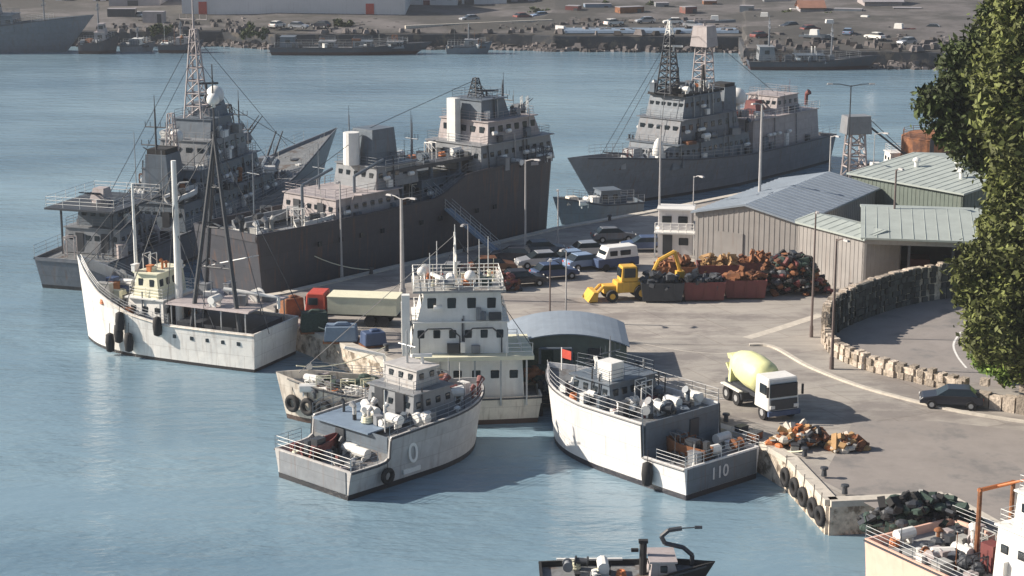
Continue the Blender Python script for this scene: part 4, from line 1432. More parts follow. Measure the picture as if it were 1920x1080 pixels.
deckhouse(r, 6.6, 11.0, 4.4, 3.1, 1.9, 'house', rake=(.3, .7), wsize=(.45, .45), doors=True)
deckhouse(r, 7.6, 10.0, 3.0, 5.1, 1.2, 'patrol', rake=(.2, .4), wsize=(.45, .45))
MB().cyl((8.6, .3, 6.4), (8.6, .3, 8.6), .09, .06, 6).cyl((8.6, -.5, 7.6), (8.6, 1.1, 7.6), .04, .04, 5).build('mast', M['steel'], r)
radar(r, (9.2, -.5, 6.35), 1.3, .8)
MB().cyl((4.2, -2.2, 3.2), (4.2, -2.2, 6.0), .05, .04, 6).build('jackstaff', M['white'], r)
small_boat(r, (1.7, 1.0, 1.5), 3.0, 'maroon', .1, 'inflatable_boat')
equip(r, .4, 3.0, 5.8, 1.5, 24, 101, pal=('maroon', 'white', 'house', 'dark', 'rust', 'mauve', 'maroon'), big=.7)
equip(r, 3.8, 6.6, 5.6, 3.46, 15, 102, pal=('house', 'white', 'dark', 'house2', 'patrol'), big=.75)
equip(r, 6.6, 11, 6.2, 3.1, 12, 103, pal=('house', 'white', 'dark'), big=.7, avoid=(6.4, 11.2, 2.3))
equip(r, 11.3, 13.6, 3.8, 3.5, 16, 104, pal=('maroon', 'white', 'rust', 'mauve', 'white'), big=.85)
edge_rail(r, se, .0, .17, .8)
edge_rail(r, se, .26, .95, .9)
railing(r, [(.1, -3.5, 1.9), (.1, 3.5, 1.9)], .8)
tyre(world_of(r, (2.9, -3.8, 1.0)), rz - math.pi / 2, 'black fender on the right side of the low grey patrol boat stern', None, .42)

# ------------------------------------------------------------------ white sided patrol boat with a numbered stern
rz = math.radians(131)
r = thing('patrol_boat', 'white sided patrol boat with 110 on its stern beside the quay wall', 'patrol boat', (13.15, 111.1, 0), rz)
M['whitenavy'] = mat('pale naval white', (0.74, 0.73, 0.72), 0.45, var=0.06, streak=0.2, boot=(0.03, 0.03, 0.04))
add_plates(M['whitenavy'])
se = hull(r, 15.6, 7.1, lerp_sheer([(0, 2.1), (.226, 2.1), (.234, 4.2), (.6, 4.2), (.85, 4.5), (1, 4.9)]), 'whitenavy', 'deck', bul=.35, steps=(.23,), tr=.03, full=.5, rake=.04, wl=.93, sternrake=0, pw=3.2, flare=.1)
MB().box((-.02, 0, .38), (.06, 6.3, 1.6)).build('darkened_stern', M['house2'], r)
textmesh(r, '110', 1.1, (-.075, .3, 1.2), (math.pi / 2, 0, -math.pi / 2), 'farwhite')
MB().box((3.50, 0, 1.78), (.1, 6.6, 2.4)).build('bulkhead', M['house2'], r)
d_ = MB().box((3.42, -1.0, 1.85), (.1, .8, 1.8)).build('door', M['dark'], r)
deckhouse(r, 7.8, 12.2, 4.4, 3.9, 1.5, 'house2', rake=(.3, .6), wsize=(.5, .5))
MB().box((9.0, 1.1, 5.5), (1.3, 1.1, 1.2)).build('searchlight_box', M['white'], r)
mast(r, (10.6, -.4, 5.5), 2.0, .1, ((.6, .9),), 'house')
radar(r, (11.3, .2, 5.5), 1.5, .9)
equip(r, 4.2, 8, 5.8, 3.85, 34, 111, pal=('white', 'house2', 'dark', 'navy', 'white', 'maroon'), big=.8)
equip(r, 8, 13.8, 5.0, 3.95, 14, 112, pal=('white', 'house2', 'dark'), big=.8, avoid=(7.6, 12.4, 2.2))
equip(r, .5, 3.2, 5.4, 1.75, 15, 113, pal=('dark', 'house', 'white', 'rust', 'house2'), big=.75)
small_boat(r, (2.0, 1.1, 1.77), 3.2, 'rust', .2, 'inflatable_boat')
edge_rail(r, se, .24, .95, .9)
edge_rail(r, se, 0, .17, .7)
railing(r, [(.1, -3.2, 2.1), (.1, 3.2, 2.1)], .7)
MB().box((14.9, 0, 4.6), (.06, .06, 1.6)).build('jackstaff', M['white'], r)
MB().box((14.4, 0, 5.5), (.9, .03, .6)).build('flag', M['red'], r)
tyre(world_of(r, (2.9, 3.72, 1.1)), rz + math.pi / 2, 'black fender on the white side of the patrol boat numbered 110', None, .5, 'rubber')

# ------------------------------------------------------------------ dark workboat at the bottom edge
c = G(1010, 1088, 0.2)
r = thing('workboat', 'black workboat with curved davit at the bottom edge of the picture', 'boat', (c.x + .2, c.y - 1.2, 0), 0.02)
se = hull(r, 8.3, 3.2, lerp_sheer([(0, 1.25), (.6, 1.25), (1, 1.7)]), 'black', 'deck', bul=.3, tr=.15)
deckhouse(r, 5.7, 7.3, 2.0, 1.0, 1.0, 'mauve', rake=(.1, .3), wsize=(.4, .4))
MB().cyl((5.4, 0, .95), (5.4, 0, 2.8), .2, .2, 8).box((5.4, 0, 2.8), (.5, .3, .16)).box((4.95, 0, 2.3), (.4, .2, .16)).build('samson_post', M['black'], r)
MB().path([(8.1, .4, 1.0), (8.1, .4, 1.9), (7.6, .4, 2.35), (6.6, .4, 2.6), (6.4, .4, 3.0), (6.8, .4, 3.35), (7.5, .4, 3.45)], .13, 7).cyl((8.2, .4, 3.5), (8.6, .4, 3.5), .09, .09, 6).cyl((7.5, .4, 3.45), (8.3, .4, 3.5), .035, .035, 4).build('davit', M['dark'], r)
MB().box((2.6, 1.42, 1.27), (3.6, .16, .1)).build('gunwale_board', M['white'], r)
equip(r, 1, 5, 2.2, .97, 10, 121, pal=('dark', 'house', 'black', 'white'), big=.55)

# ------------------------------------------------------------------ salmon hulled boat at bottom right
a0 = G(1622, 1012, 2.6)
rz = math.radians(-59)
fw, pt = Vector((math.cos(rz), math.sin(rz), 0)), Vector((-math.sin(rz), math.cos(rz), 0))
st = a0 + pt * 3.2
r = thing('fishing_vessel', 'salmon pink hulled fishing vessel with white deckhouse at bottom right corner', 'ship', (st.x, st.y, 0), rz)
se = hull(r, 24, 6.6, lerp_sheer([(0, 2.7), (.5, 2.7), (1, 4)]), 'pinkhull', 'deck_pale', bul=.5, tr=.02, full=.6, sternrake=0)
deckhouse(r, 7.0, 13.0, 3.2, 2.2, 3.0, 'white', rake=(.1, .3), yoff=.9, doors=True)
deckhouse(r, 8.0, 12.0, 2.8, 5.3, 2.0, 'white', rake=(.1, .3), yoff=.9)
for y in (.2, 2.6):
    MB().cyl((4.9, y, 2.2), (4.9, y, 6.4), .14, .12, 8).build('gantry_post', M['rust'], r)
MB().cyl((4.9, .1, 6.3), (4.9, 2.7, 6.3), .12, .12, 8).cyl((4.9, 1.4, 6.3), (6.8, 1.4, 7.2), .07, .07, 6).build('gantry_beam', M['orange'], r)
MB().cyl((5.6, 1.7, 2.2), (5.6, 1.7, 4.0), .45, .45, 12).build('white_tank', M['white'], r)
MB().box((6.0, .2, 2.2), (.9, .8, 1.5)).build('gear_rack', M['maroon'], r)
equip(r, .6, 7, 5.4, 2.22, 44, 131, pal=('house', 'dark', 'white', 'deck_pale', 'rust', 'mauve'), big=.75)
edge_rail(r, se, 0, .5, .7)
o = MB()
for i in range(20):
    o.ball((random.uniform(2, 6.5), random.uniform(-1.5, -.2), 2.3 + random.uniform(0, .5)), random.uniform(.25, .45), (1.2, 1, .6), 7, 5)
o.build('net_heap', M['dark'], r)


# ------------------------------------------------------------------ heaps on the quay
def heap(name, label, cat, px, wd, dp, h, m, n, seed, mats=None):
    p = G(*px, QZ)
    r_ = thing(name, label, cat, (p.x, p.y, QZ))
    rnd = random.Random(seed)
    groups = mats or [m]
    for mm in groups:
        mb = MB()
        for i in range(n // len(groups)):
            x, y = rnd.gauss(0, wd * .24), rnd.gauss(0, dp * .22)
            x, y = max(-wd / 2, min(wd / 2, x)), max(-dp / 2, min(dp / 2, y))
            zt = h * max(.12, 1 - (abs(x) / wd * 1.8) ** 2.5 - (abs(y) / dp * 1.5) ** 2)
            z = zt * rnd.uniform(0, 1) ** .6
            s = rnd.uniform(.15, .45)
            if rnd.random() < .55:
                mb.ball((x, y, z), s, (rnd.uniform(.8, 1.6), 1, rnd.uniform(.4, .9)), 7, 5, Matrix.Rotation(rnd.uniform(0, 3), 4, 'Z'))
            else:
                q = Matrix.Rotation(rnd.uniform(-.7, .7), 4, 'X') @ Matrix.Rotation(rnd.uniform(-.7, .7), 4, 'Y') @ Matrix.Rotation(rnd.uniform(0, 3), 4, 'Z')
                mb.box((x, y, z), (rnd.uniform(.3, 1.3), rnd.uniform(.15, .5), rnd.uniform(.1, .4)), rot=q)
        mb.build('heaped_pieces', M[mm], r_)
    return r_


heap('net_pile', 'dark heap of nets on the quay behind the pink hulled vessel', 'net pile', (1725, 985), 6.5, 2.6, 1.7, 'green', 220, 3, ['green', 'dark', 'black'])
heap('gear_pile', 'brown and orange heap of fishing gear near the quay edge', 'gear pile', (1500, 836), 3.6, 1.6, 1.2, 'rust', 170, 4, ['rust', 'rust2', 'orange', 'dark', 'kerb'])
heap('gear_pile', 'small orange brown heap of floats just right of the larger gear heap', 'gear pile', (1585, 842), 2.2, 1.2, .7, 'rust2', 80, 5, ['rust2', 'rust', 'orange', 'kerb'])
heap('net_pile', 'tall dark heap of nets against the hangar wall', 'net pile', (1480, 548), 6.2, 3.0, 3.4, 'green', 520, 6, ['green', 'dark', 'black', 'maroon', 'rust'])
heap('scrap_pile', 'brown scrap heap at the left end of the row of parked cars', 'scrap pile', (935, 543), 3.4, 1.8, 1.6, 'rust', 110, 8, ['rust', 'dark', 'maroon'])
heap('net_pile', 'low dark green heap of nets at the foot of the arched shed', 'net pile', (1010, 715), 3.2, 1.4, 1.0, 'green', 80, 9, ['green', 'rust'])


# a row of maroon skips brimming with scrap in front of the hangar
def skip(label, px, m, seed):
    p = G(*px, QZ)
    r_ = thing('skip', label, 'skip', (p.x, p.y, QZ), random.uniform(-.06, .06), 'skips in front of the hangar')
    mb = MB()
    for y in (-1.1, 1.1):
        mb.box((0, y, .15), (3.2, .08, 1.5), top=(1.12, 1))
    for x in (-1.6, 1.6):
        mb.box((x, 0, .15), (.08, 2.12, 1.5), shift=(.19 * (1 if x > 0 else -1), 0))
    mb.box((0, 0, .1), (3.1, 2.1, .1))
    for x in (-1, 0, 1):
        for y in (-1.17, 1.17):
            mb.box((x, y, .2), (.1, .06, 1.4))
    mb.build('container', M[m], r_)
    rnd = random.Random(seed)
    mb = MB()
    for i in range(60):
        q = Matrix.Rotation(rnd.uniform(-.7, .7), 4, 'X') @ Matrix.Rotation(rnd.uniform(-.7, .7), 4, 'Y') @ Matrix.Rotation(rnd.uniform(0, 3), 4, 'Z')
        mb.box((rnd.uniform(-1.4, 1.4), rnd.uniform(-.9, .9), 1.0 + rnd.uniform(0, 1.3) * (1 - abs(rnd.uniform(-1, 1)) * .5)), (rnd.uniform(.2, 1.1), rnd.uniform(.1, .5), rnd.uniform(.1, .5)), rot=q)
    mb.build('scrap_load', M[rnd.choice(('rust', 'dark', 'rust2', 'rust'))], r_)


skip('dark maroon skip of scrap next to the yellow digger', (1240, 562), 'dark', 1)
skip('blue black skip of scrap second from the yellow digger', (1318, 560), 'maroon', 2)
skip('maroon skip of scrap nearest to the tall net heap', (1395, 556), 'maroon', 3)
skip('rusty skip of scrap in the second row behind the digger', (1265, 530), 'rust', 4)
skip('maroon skip of scrap in the second row before the hangar gable', (1345, 527), 'maroon', 5)
skip('dull red skip of scrap in the second row beside the net heap', (1418, 522), 'deck_red', 6)


# ------------------------------------------------------------------ buildings on the quay
def wall_quad(mb, a, b_, z0, za, zb, th=.2):
    d = (Vector(b_) - Vector(a)).normalized()
    nr = Vector((-d.y, d.x)) * th
    P = [(a[0], a[1]), (b_[0], b_[1]), (b_[0] + nr.x, b_[1] + nr.y), (a[0] + nr.x, a[1] + nr.y)]
    zs = (za, zb, zb, za)
    lo = [mb.b.verts.new((p[0], p[1], z0)) for p in P]
    hi = [mb.b.verts.new((p[0], p[1], z)) for p, z in zip(P, zs)]
    mb.b.faces.new(hi)
    mb.b.faces.new(lo[::-1])
    for i in range(4):
        mb.b.faces.new((lo[i], lo[(i + 1) % 4], hi[(i + 1) % 4], hi[i]))


def roof_slab(mb, quad, th=.16):
    lo = [mb.b.verts.new(p) for p in quad]
    hi = [mb.b.verts.new((p[0], p[1], p[2] + th)) for p in quad]
    mb.b.faces.new(lo[::-1])
    mb.b.faces.new(hi)
    for i in range(4):
        mb.b.faces.new((lo[i], lo[(i + 1) % 4], hi[(i + 1) % 4], hi[i]))


def gable_hall(name, label, A, B_, depth, eave, rise, wallm, roofm, open_front=False, ribs=True, ridge_along=False, cat='hangar'):
    """A,B_ = front corners on the ground (world xy); the hall runs back from them"""
    A, B_ = Vector(A), Vector(B_)
    d = B_ - A
    W = d.length
    r_ = thing(name, label, cat, (A.x, A.y, QZ), math.atan2(d.y, d.x))
    mb = MB()
    mr = MB()
    ov = .35
    if not ridge_along:                                   # gable faces front
        wall_quad(mb, (0, 0), (W / 2, 0), 0, eave, eave + rise)
        wall_quad(mb, (W / 2, 0), (W, 0), 0, eave + rise, eave)
        wall_quad(mb, (W, .2), (W, depth), 0, eave, eave)
        wall_quad(mb, (0, depth), (0, .2), 0, eave, eave)
        wall_quad(mb, (W, depth), (W / 2, depth), 0, eave, eave + rise)
        wall_quad(mb, (W / 2, depth), (0, depth), 0, eave + rise, eave)
        k = ov * rise / (W / 2)
        roof_slab(mr, [(-ov, -ov, eave - k + .02), (W / 2, -ov, eave + rise + .02), (W / 2, depth + ov, eave + rise + .02), (-ov, depth + ov, eave - k + .02)])
        roof_slab(mr, [(W / 2, -ov, eave + rise + .02), (W + ov, -ov, eave - k + .02), (W + ov, depth + ov, eave - k + .02), (W / 2, depth + ov, eave + rise + .02)])
    else:                                                 # eave faces front, ridge runs left-right
        if not open_front:
            wall_quad(mb, (0, 0), (W, 0), 0, eave, eave)
        wall_quad(mb, (0, depth / 2), (0, 0), 0, eave + rise, eave)
        wall_quad(mb, (0, depth), (0, depth / 2), 0, eave, eave + rise)
        wall_quad(mb, (W, 0), (W, depth / 2), 0, eave, eave + rise)
        wall_quad(mb, (W, depth / 2), (W, depth), 0, eave + rise, eave)
        wall_quad(mb, (W, depth), (0, depth), 0, eave, eave)
        k = ov * rise / (depth / 2)
        roof_slab(mr, [(-ov, -ov, eave - k + .02), (W + ov, -ov, eave - k + .02), (W + ov, depth / 2, eave + rise + .02), (-ov, depth / 2, eave + rise + .02)])
        roof_slab(mr, [(-ov, depth / 2, eave + rise + .02), (W + ov, depth / 2, eave + rise + .02), (W + ov, depth + ov, eave - k + .02), (-ov, depth + ov, eave - k + .02)])
    wl_ = mb.build('wall', M[wallm], r_)
    rf = mr.build('roof', M[roofm], r_)
    if ribs:                                              # standing seams of the sheeting
        mb = MB()
        if not ridge_along:
            n_ = int(depth / 1.0)
            for i in range(n_ + 1):
                y = i * depth / n_
                mb.cyl((-.3, y, eave + .17), (W / 2, y, eave + rise + .19), .02, .02, 4)
                mb.cyl((W / 2, y, eave + rise + .21), (W + .3, y, eave + .17), .035, .035, 4)
        else:
            n_ = int(W / 1.0)
            for i in range(n_ + 1):
                x = i * W / n_
                mb.cyl((x, -.3, eave + .17), (x, depth / 2, eave + rise + .19), .02, .02, 4)
        mb.build('seam', M[roofm], rf)
        mb = MB()
        n_ = int(W / .5)
        if not open_front:
            for i in range(n_):
                x = (i + .5) * W / n_
                zt = eave if ridge_along else eave + rise * (1 - abs(x - W / 2) / (W / 2))
                mb.box((x, -.015, 0), (.12, .03, zt - .1))
        n2 = int(depth / .5)
        for i in range(n2):
            y = (i + .5) * depth / n2
            zt = eave if not ridge_along else eave + rise * (1 - abs(y - depth / 2) / (depth / 2))
            mb.box((W + .015, y, 0), (.03, .12, zt - .1))
            mb.box((-.015, y, 0), (.03, .12, zt - .1))
        mb.build('cladding_rib', M[wallm], wl_)
    if open_front:
        for i in range(4):
            MB().box((W * i / 3 * .98 + .1, .15, 0), (.22, .22, eave - .05)).build('column', M['dark'], r_)
        MB().box((W / 2, .12, eave - .5), (W - .02, .2, .42)).build('lintel', M[wallm], r_)
    return r_, W


P1, P2 = G(1302, 492, QZ), G(1492, 515, QZ)
hall, W = gable_hall('hangar', 'grey corrugated hangar with closed gable front left of the open shed', P1[:2], P2[:2], 20, 4.7, 1.1, 'corr', 'roofblue')
MB().box((.35 * W, -.07, 0), (2.6, .08, 3.2)).build('sliding_door', M['corr'], hall)
P3 = G(1617, 552, QZ)
P4 = G(1868, 562, QZ)
oh, W = gable_hall('open_shed', 'wide open fronted shed with pale green roof and dark interior', P3[:2], P4[:2], 15.0, 4.9, 1.2, 'corr', 'roofgreen', open_front=True, ridge_along=True, cat='shed')
side, W2 = gable_hall('side_hall', 'grey clad wing slanting forward between the hangar and the open shed', P2[:2], P3[:2], 4.2, 4.8, .45, 'corr', 'roofgreen', ridge_along=True, cat='hall')
for i in range(5):
    MB().box((2 + i * 2.9, 4 + (i % 2) * 3, 0), (1.8, 2.4, 1.4 + (i % 3) * .6)).build('stored_crate', M[('dark', 'maroon', 'blue', 'rust', 'green')[i]], oh)
P5 = G(1592, 430, QZ)
P6 = G(1800, 474, QZ)
bs, W = gable_hall('warehouse', 'large pale roofed warehouse behind the open shed', P5[:2], P6[:2], 19, 5.6, 1.1, 'shedwall', 'roofgreen', ridge_along=True, cat='warehouse')
for i, (x, y) in enumerate(((4, 5), (8, 6.5), (10.5, 4))):
    o = MB().cyl((0, 0, -.1), (0, 0, .8), .22, .22, 10).rev([(.8, .4), (1.0, .35), (1.15, .1)], n=10).build('roof_vent', M['white'], bs)
    o.location = (x, y, 5.6 + 1.1 * y / 9.5)

# arched shed by the boats
p = G(952, 703, QZ)
r = thing('arched_shed', 'low shed with curved blue grey roof at the quay edge between the boats', 'shed', (p.x, p.y, QZ), 0.0)
W, D, E, RI = 8.6, 6.4, 2.1, .95
NA = 16
arcz = lambda k: E + RI * math.sin(math.pi * k) ** .8
mb = MB()
for y0, y1 in ((0, .15), (D - .15, D)):
    for i in range(NA):
        xa, xb = W * i / NA, W * (i + 1) / NA
        za, zb = arcz(i / NA), arcz((i + 1) / NA)
        v = [mb.b.verts.new(p_) for p_ in ((xa, y0, 0), (xb, y0, 0), (xb, y0, zb), (xa, y0, za), (xa, y1, 0), (xb, y1, 0), (xb, y1, zb), (xa, y1, za))]
        for f_ in ((0, 1, 2, 3), (4, 7, 6, 5), (3, 2, 6, 7)):
            mb.b.faces.new([v[q_] for q_ in f_])
for x in (0.06, W - .06):
    mb.box((x, D / 2, 0), (.12, D - .32, E))
mb.build('wall', M['shedwall'], r)
mb = MB()
for i in range(NA):
    xa, xb = -.2 + (W + .4) * i / NA, -.2 + (W + .4) * (i + 1) / NA
    roof_slab(mb, [(xa, -.3, arcz(i / NA) + .03), (xb, -.3, arcz((i + 1) / NA) + .03), (xb, D + .3, arcz((i + 1) / NA) + .03), (xa, D + .3, arcz(i / NA) + .03)], .08)
mb.build('roof', M['roofblue'], r)
MB().box((2.2, -.03, 0), (2.2, .1, 2.0)).build('door', M['green'], r)
MB().box((6.3, -.03, 0), (1.0, .1, 2.0)).build('door', M['dark'], r)
window(r, (4.4, -.02, 1.4), .8, .6, -math.pi / 2)

# dark timber jetty between the two patrol boat bows
r = thing('timber_jetty', 'dark timber jetty with tall piles between the two patrol boat bows', 'jetty', (2.3, 126.6, 0))
MB().box((.9, 1.9, 1.45), (2.8, 3.6, .25)).build('planking', M['dark'], r)
for i in range(3):
    for j in range(2):
        MB().cyl((-.3 + i * 1.15, .2 + j * 2.6, -1), (-.3 + i * 1.15, .2 + j * 2.6, 2.6 - j * .6), .2, .18, 8).build('pile', M['black'], r)
for z_ in (.5, 1.1):
    MB().box((.85, -.08, z_), (2.8, .14, .25)).build('waling', M['dark'], r)
MB().path([(-.3, 2.9, 1.7), (-.3, 2.9, 4.2), (2.0, 2.9, 4.2), (2.0, 2.9, 1.7)], .1).build('boat_lift_frame', M['house2'], r)
equip(r, 0, 1.8, 2.4, 1.7, 5, 140, pal=('dark', 'house2', 'navy'), big=.8)
for ch in list(r.children)[-5:]:
    ch.location.y += 1.7

# white site cabin tower by the hangar
p = G(1265, 478, QZ)
r = thing('site_cabin', 'white two storey cabin with balcony frame left of the grey hangar', 'cabin', (p.x, p.y, QZ), -.15)
MB().box((0, 1.2, 0), (3.2, 2.4, 2.2)).build('lower_cabin', M['farwhite'], r)
MB().box((0, 1.2, 2.35), (3.0, 2.2, 1.9), top=(.96, .96)).build('upper_cabin', M['farwhite'], r)
MB().box((0, 1.2, 4.253), (3.5, 2.7, .14)).build('roof', M['white'], r)
MB().box((0, .6, 2.22), (3.8, 3.6, .12)).build('balcony', M['white'], r)
railing(r, [(-1.8, -1.1, 2.34), (1.8, -1.1, 2.34)], .9, .04, .6)
for x in (-1.8, 1.8):
    MB().box((x, -1.1, 0), (.12, .12, 2.2)).build('balcony_post', M['white'], r)
for x in (-.8, .7):
    window(r, (x, 0.07, 3.35), .9, .7, -math.pi / 2)
MB().box((-.7, -.02, 0), (.9, .08, 1.9)).build('door', M['dark'], r)
window(r, (.8, -.02, 1.3), .9, .7, -math.pi / 2)

# rust coloured tank behind the warehouse roof
p = G(1750, 318, QZ)
r = thing('storage_tank', 'rust brown storage tank standing behind the warehouse roof', 'tank', (p.x, p.y, QZ))
MB().cyl((0, 0, 0), (0, 0, 4.0), 3.9, 3.9, 28).rev([(4.0, 3.95), (4.35, 3.2), (4.6, .3)], n=28).build('shell', M['rust'], r, smooth=False)
railing(r, [(3.8 * math.cos(a * .5236), 3.8 * math.sin(a * .5236), 4.0) for a in range(12)], .8, .03, 2, 'rust', True)
MB().box((-1.2, -3.95, 0), (.5, .1, 4.2)).build('ladder', M['dark'], r)


# ------------------------------------------------------------------ vehicles
def car_proto(label, body_m):
    r_ = thing('parked_car', label, 'car', (0, 0, 0))
    prof = [(-2.1, .35), (-2.12, .75), (-2.0, .92), (-1.3, .98), (.95, .95), (1.9, .80), (2.1, .62), (2.1, .35)]
    mb = MB()
    hw = .84
    L_ = [mb.b.verts.new((x, -hw * (1 if abs(x) < 1.7 else .93), z)) for x, z in prof]
    R_ = [mb.b.verts.new((x, hw * (1 if abs(x) < 1.7 else .93), z)) for x, z in prof]
    mb.b.faces.new(L_)
    mb.b.faces.new(R_[::-1])
    for i in range(len(prof)):
        j = (i + 1) % len(prof)
        mb.b.faces.new((L_[i], R_[i], R_[j], L_[j]))
    body = mb.build('body', M[body_m], r_, bevel=.04)
    mb = MB()
    v = []
    for x, z, h_ in ((-1.75, .95, .80), (-1.25, 1.40, .66), (.25, 1.40, .66), (1.0, .93, .80)):
        v.append((mb.b.verts.new((x, -h_, z)), mb.b.verts.new((x, h_, z))))
    for a, b2 in zip(v, v[1:]):
        mb.b.faces.new((a[0], b2[0], b2[1], a[1]))
    mb.b.faces.new((v[0][0], v[3][0], v[3][1], v[0][1]))
    mb.b.faces.new([q[0] for q in v])
    mb.b.faces.new([q[1] for q in v][::-1])
    mb.build('window', M['glass'], r_)
    MB().box((-.5, 0, 1.385), (1.55, 1.36, .05), top=(.93, .93)).build('roof', M[body_m], r_)
    for x in (-1.3, 1.3):
        for y in (-.78, .78):
            wv = MB().cyl((0, -.1, 0), (0, .1, 0), .32, .32, 14).build('wheel', M['black'], r_)
            wv.location = (x, y, .32)
            MB().cyl((0, -.11, 0), (0, .11, 0), .17, .17, 8).build('rim', M['steel'], wv)
    for y in (-.6, .6):
        MB().box((2.08, y, .6), (.06, .3, .14)).build('headlight', M['white'], r_)
        MB().box((-2.11, y, .68), (.05, .25, .14)).build('tail_light', M['red'], r_)
    return r_


M['carblue'] = mat('metallic light blue paint', (0.22, 0.30, 0.44), 0.3, var=.03)
M['cardark'] = mat('dark car paint', (0.03, 0.035, 0.05), 0.3, var=.03)
M['carsilver'] = mat('silver car paint', (0.42, 0.44, 0.48), 0.3, .4, var=.03)
M['carbrown'] = mat('brown car paint', (0.15, 0.07, 0.04), 0.35, var=.05)
cars = [((980, 535), 15, 'cardark', 'dark car right of the brown scrap heap at the quay road edge'),
        ((1040, 522), 20, 'blue', 'deep blue car parked below the silver cars'),
        ((1062, 498), 200, 'carblue', 'light blue car in the middle of the parked row'),
        ((1100, 503), 25, 'carblue', 'light blue car parked just left of the white van'),
        ((1010, 500), 195, 'carsilver', 'silver car parked behind the deep blue car'),
        ((925, 510), 10, 'carbrown', 'brown car behind the scrap heap'),
        ((960, 490), 170, 'cardark', 'black car in the back row left of the silver car'),
        ((1110, 480), 15, 'carsilver', 'silver car in the back row nearest the white van'),
        ((1205, 470), 185, 'blue', 'navy blue car beside the two storey white cabin'),
        ((1020, 478), 12, 'house2', 'grey car in the back row behind the silver ones'),
        ((850, 520), 80, 'house', 'grey car near the gangway foot'),
        ((1782, 762), 170, 'cardark', 'black car parked on the road by the ruined block wall'),
        ((1150, 452), 12, 'navy', 'grey car close to the quay corner behind the van')]
for i, (px, rzd, m_, lb) in enumerate(cars):
    c = car_proto(lb, m_)
    p = G(*px, QZ)
    c.location = (p.x, p.y, QZ)
    c.rotation_euler = (0, 0, math.radians(rzd))
    c['group'] = 'cars parked on the quay'

far_cols = ('white', 'carsilver', 'cardark', 'maroon', 'carblue', 'white', 'carsilver')
fcp = {}
for i, (x, y) in enumerate(((520, 52), (560, 54), (602, 52), (980, 36), (1012, 34), (1150, 48), (1210, 44), (1262, 46), (1300, 52), (1480, 54), (1520, 60), (1590, 66), (1640, 74), (1700, 84), (260, 34), (880, 40), (1745, 58), (1425, 72))):
    m_ = far_cols[i % 7]
    p = G(x, y, FZ + .6)
    if m_ in fcp:
        c = copy_tree(fcp[m_])
    else:
        c = fcp[m_] = car_proto('x', m_)
    cn = {'white': 'white', 'carsilver': 'silver', 'cardark': 'black', 'maroon': 'dark red', 'carblue': 'light blue'}[m_]
    c['label'] = cn + ' car parked on the far shore ' + ('left of the slipway' if x < 1040 else 'beyond the slipway')
    c['group'] = 'cars parked on the far shore'
    c.location = (p.x, p.y, FZ + .6)
    c.rotation_euler = (0, 0, random.uniform(0, 6))

# small van
p = G(1152, 503, QZ)
r = thing('van', 'small white van with blue lower panels behind the yellow digger', 'van', (p.x, p.y, QZ), math.radians(205))
MB().box((0, 0, .35), (4.2, 1.75, .75)).build('lower_body', M['blue'], r, bevel=.05)
MB().box((-.3, 0, 1.1), (3.5, 1.7, 1.0), top=(.82, .9), shift=(-.15, 0)).build('upper_body', M['white'], r, bevel=.05)
window(r, (1.25, 0, 1.5), 1.3, .6, 0)
for sg in (-1, 1):
    window(r, (.5, sg * .8, 1.55), .8, .5, sg * math.pi / 2)
    window(r, (-.7, sg * .8, 1.55), 1.1, .5, sg * math.pi / 2)
for x in (-1.3, 1.3):
    for y in (-.8, .8):
        o = MB().cyl((0, -.11, 0), (0, .11, 0), .34, .34, 14).build('wheel', M['black'], r)
        o.location = (x, y, .34)

# yellow wheeled digger
p = G(1170, 560, QZ)
r = thing('loader', 'yellow wheeled loader with raised rear boom at the end of the skips', 'loader', (p.x, p.y, QZ), math.radians(192))
MB().box((-.6, 0, .7), (3.0, 1.7, .9), top=(.95, .9)).box((1.2, 0, .6), (1.4, 1.2, .7)).build('chassis', M['yellow'], r, bevel=.06)
cb = MB().box((-.3, 0, 1.6), (1.5, 1.4, 1.3), top=(.85, .9)).build('cab', M['yellow'], r, bevel=.05)
window(cb, (.46, 0, 2.35), 1.1, .8, 0)
window(cb, (-1.02, 0, 2.35), 1.1, .8, math.pi)
for sg in (-1, 1):
    window(cb, (-.3, sg * .7, 2.35), 1.0, .8, sg * math.pi / 2)
MB().path([(.9, .5, 1.1), (2.0, .5, 1.2), (2.7, .5, .5)], .13).path([(.9, -.5, 1.1), (2.0, -.5, 1.2), (2.7, -.5, .5)], .13).build('loader_arm', M['yellow'], r)
MB().box((3.0, 0, .1), (.8, 2.2, .8), top=(.5, 1), shift=(-.3, 0)).build('bucket', M['yellow'], r)
MB().path([(-2.0, 0, 1.1), (-3.0, 0, 3.2), (-4.4, 0, 3.9), (-4.9, 0, 2.2)], .17).box((-4.9, 0, 1.5), (.7, .6, .7)).build('digger_boom', M['yellow'], r)
for x, rr in ((-1.3, .68), (1.3, .5)):
    for y in (-.95, .95):
        o = MB().cyl((0, -.2, 0), (0, .2, 0), rr, rr, 16).build('wheel', M['black'], r)
        o.location = (x, y, rr)
        MB().cyl((0, -.21, 0), (0, .21, 0), rr * .5, rr * .5, 10).build('rim', M['yellow'], o)

